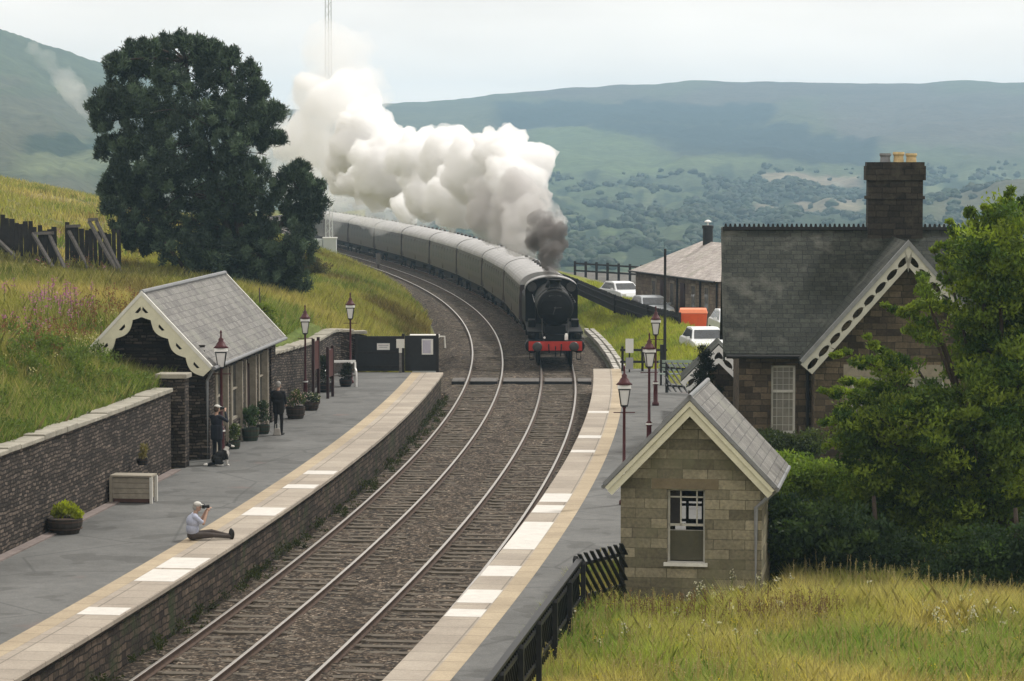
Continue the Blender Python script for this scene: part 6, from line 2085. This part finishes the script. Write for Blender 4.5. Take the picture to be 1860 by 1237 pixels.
# leafy weeds along the wall top
wc = []; wr_ = []
for i in range(260):
    s0_ = random.uniform(2, 25); o0_ = -8.6 - random.random() ** 1.6 * 4.5
    p = T(s0_, o0_); z = float(ground_z(s0_, o0_)); wc.append((p.x, p.y, z + random.uniform(.1, .35))); r0_ = random.uniform(.18, .36); wr_.append((r0_, r0_, r0_ * .8))
for i in range(90):
    s0_ = random.uniform(18, 25.6); o0_ = random.uniform(-14.5, -9.6)
    p = T(s0_, o0_); z = float(ground_z(s0_, o0_)); wc.append((p.x, p.y, z + random.uniform(.15, .6))); r0_ = random.uniform(.16, .3); wr_.append((r0_, r0_, r0_ * 1.3))
V, F, C = leaf_cloud(wc, wr_, 130, .10, .045, (.115, .165, .035), .5)
o = np_mesh("leafy_weeds", V, F, M['leaf'], None, C); tag(o, "fresh green leafy weeds growing just above the retaining wall cap", "weeds", kind="stuff")
wc = []; wr_ = []
for i in range(190):
    s0_ = random.uniform(-4, 60); o0_ = -3.15 + random.random() ** 2 * .5
    p = T(s0_, o0_); wc.append((p.x, p.y, -.25 + random.random() * .25)); r0_ = random.uniform(.08, .2); wr_.append((r0_, r0_, r0_))
V, F, C = leaf_cloud(wc, wr_, 50, .08, .03, (.045, .055, .02), .5)
o = np_mesh("trackside_weeds", V, F, M['leaf'], None, C); tag(o, "sparse dark weeds at the foot of the left platform wall", "weeds", kind="stuff")

# ================================================================== SMOKE
def smoke_part(name, parent, blobs, vox, seed, dens, col, sub=14, sub2=6, aniso=0., noisy=False):
    """billowing cloud: big puffs carrying smaller puffs carrying smaller ones, fused to one skin round even smoke"""
    rng = np.random.default_rng(seed)
    sph = []
    for c, r in blobs:
        sph.append((np.array(c), r))
        for i in range(sub):
            d = rng.normal(size=3); d /= np.linalg.norm(d); r2 = r * rng.uniform(.28, .50); c2 = np.array(c) + d * r * rng.uniform(.72, .98)
            sph.append((c2, r2))
            for j in range(sub2):
                d2 = d * .6 + rng.normal(size=3) * .8; d2 /= np.linalg.norm(d2); r3 = r2 * rng.uniform(.25, .5); sph.append((c2 + d2 * r2 * .92, r3))
    Vs = []; Fs = []; b = 0
    for c, r in sph:
        if r < vox * .8: continue
        Vs.append(IV * r + c); Fs.append(IF + b); b += len(IV)
    me = bpy.data.meshes.new("tmp"); V = np.concatenate(Vs); F = np.concatenate(Fs)
    me.from_pydata(V.tolist(), [], F.tolist())
    o = bpy.data.objects.new("tmp", me); COL.objects.link(o)
    md = o.modifiers.new("r", 'REMESH'); md.mode = 'VOXEL'; md.voxel_size = vox
    for k_, (sz, st) in enumerate(((2.4, 1.3), (.9, .7), (.38, .34))):
        tx = bpy.data.textures.new("billow", 'CLOUDS'); tx.noise_scale = sz * max(.7, vox / .24); tx.noise_depth = 2
        ds = o.modifiers.new("d%d" % k_, 'DISPLACE'); ds.texture = tx; ds.texture_coords = 'LOCAL'; ds.strength = st * max(.45, vox / .24); ds.mid_level = .5
    dg = bpy.context.evaluated_depsgraph_get(); dg.update()
    m2 = bpy.data.meshes.new_from_object(o.evaluated_get(dg)); bpy.data.objects.remove(o)
    t = NT(name); p = t.n("ShaderNodeVolumePrincipled")
    p.inputs["Color"].default_value = (*col, 1); p.inputs["Density"].default_value = dens; p.inputs["Anisotropy"].default_value = aniso
    if noisy:
        nz = t.noise(.16 * (.45 / vox) ** .9, 6, t.obj(), .6)
        rr_ = t.n("ShaderNodeMapRange"); rr_.inputs["From Min"].default_value = .40; rr_.inputs["From Max"].default_value = .66
        rr_.inputs["To Min"].default_value = 0.; rr_.inputs["To Max"].default_value = dens * 1.9
        t.l(nz, rr_.inputs["Value"]); t.l(rr_.outputs["Result"], p.inputs["Density"])
    t.l(p.outputs["Volume"], t.out.inputs["Volume"])
    m2.name = name; m2.materials.clear(); m2.materials.append(t.m)
    q = bpy.data.objects.new(name, m2); COL.objects.link(q); q.parent = parent; q.location = -parent.location
    return q


sp = thing("smoke_plume", "billowing plume of white smoke and steam, dark at the engine chimney", "smoke", T(LS + 2, LC, 4.2))


def blobs(lst):
    out = []
    for px, py, rp, Y in lst: out.append((at_y(px, py, Y), rp * Y / FPX))
    return out


smoke_part("dark_smoke", sp, blobs([(1000, 492, 11, 132.6), (1000, 478, 17, 132.8), (998, 460, 22, 133.2), (1000, 436, 26, 134), (996, 410, 28, 135.2), (972, 440, 22, 135.6)]), .10, 1, 2.6, (.30, .28, .27), 12, 6, 0., True)
smoke_part("grey_smoke", sp, blobs([(1010, 428, 15, 135), (1014, 405, 14, 135.6), (974, 468, 13, 134.6), (960, 455, 18, 136.5), (880, 345, 30, 146), (985, 395, 36, 137), (955, 405, 44, 139), (925, 420, 42, 142), (900, 390, 52, 144), (945, 365, 46, 141)]), .16, 2, 1.7, (.80, .788, .78), 14, 6, 0., True)
smoke_part("white_smoke", sp, blobs([(945, 290, 44, 146), (905, 278, 50, 149), (935, 325, 50, 144), (870, 320, 62, 152), (820, 290, 58, 160), (840, 360, 56, 155), (775, 300, 60, 170), (780, 350, 52, 168), (720, 310, 66, 185), (715, 260, 36, 188), (660, 260, 64, 196), (680, 330, 50, 192), (985, 300, 16, 145), (970, 330, 26, 143), (740, 375, 30, 178), (640, 320, 44, 200)]), .22, 3, 2.2, (.994, .993, .992), 14, 6)
smoke_part("drifting_smoke", sp, blobs([(560, 310, 70, 210), (640, 350, 60, 206), (600, 380, 40, 208), (520, 280, 60, 215), (700, 380, 44, 196), (590, 150, 60, 207), (650, 150, 50, 205), (600, 95, 50, 208), (560, 200, 50, 212), (640, 100, 40, 207), (820, 405, 40, 165), (480, 230, 60, 255), (760, 385, 34, 190)]), .45, 4, .24, (.99, .992, .995), 10, 3, 0., True)
smoke_part("smoke_wisp", sp, blobs([(160, 200, 24, 300), (135, 165, 26, 300), (110, 135, 24, 300), (85, 110, 20, 300), (60, 92, 14, 300)]), .45, 6, .10, (.99, .992, .995), 10, 3, 0., True)
smoke_part("thinning_smoke", sp, blobs([(600, 260, 62, 203), (610, 200, 56, 203), (552, 245, 46, 207), (655, 205, 44, 200), (575, 165, 40, 206), (640, 160, 40, 204), (560, 300, 40, 209)]), .3, 7, .75, (.994, .993, .993), 14, 5, 0., True)
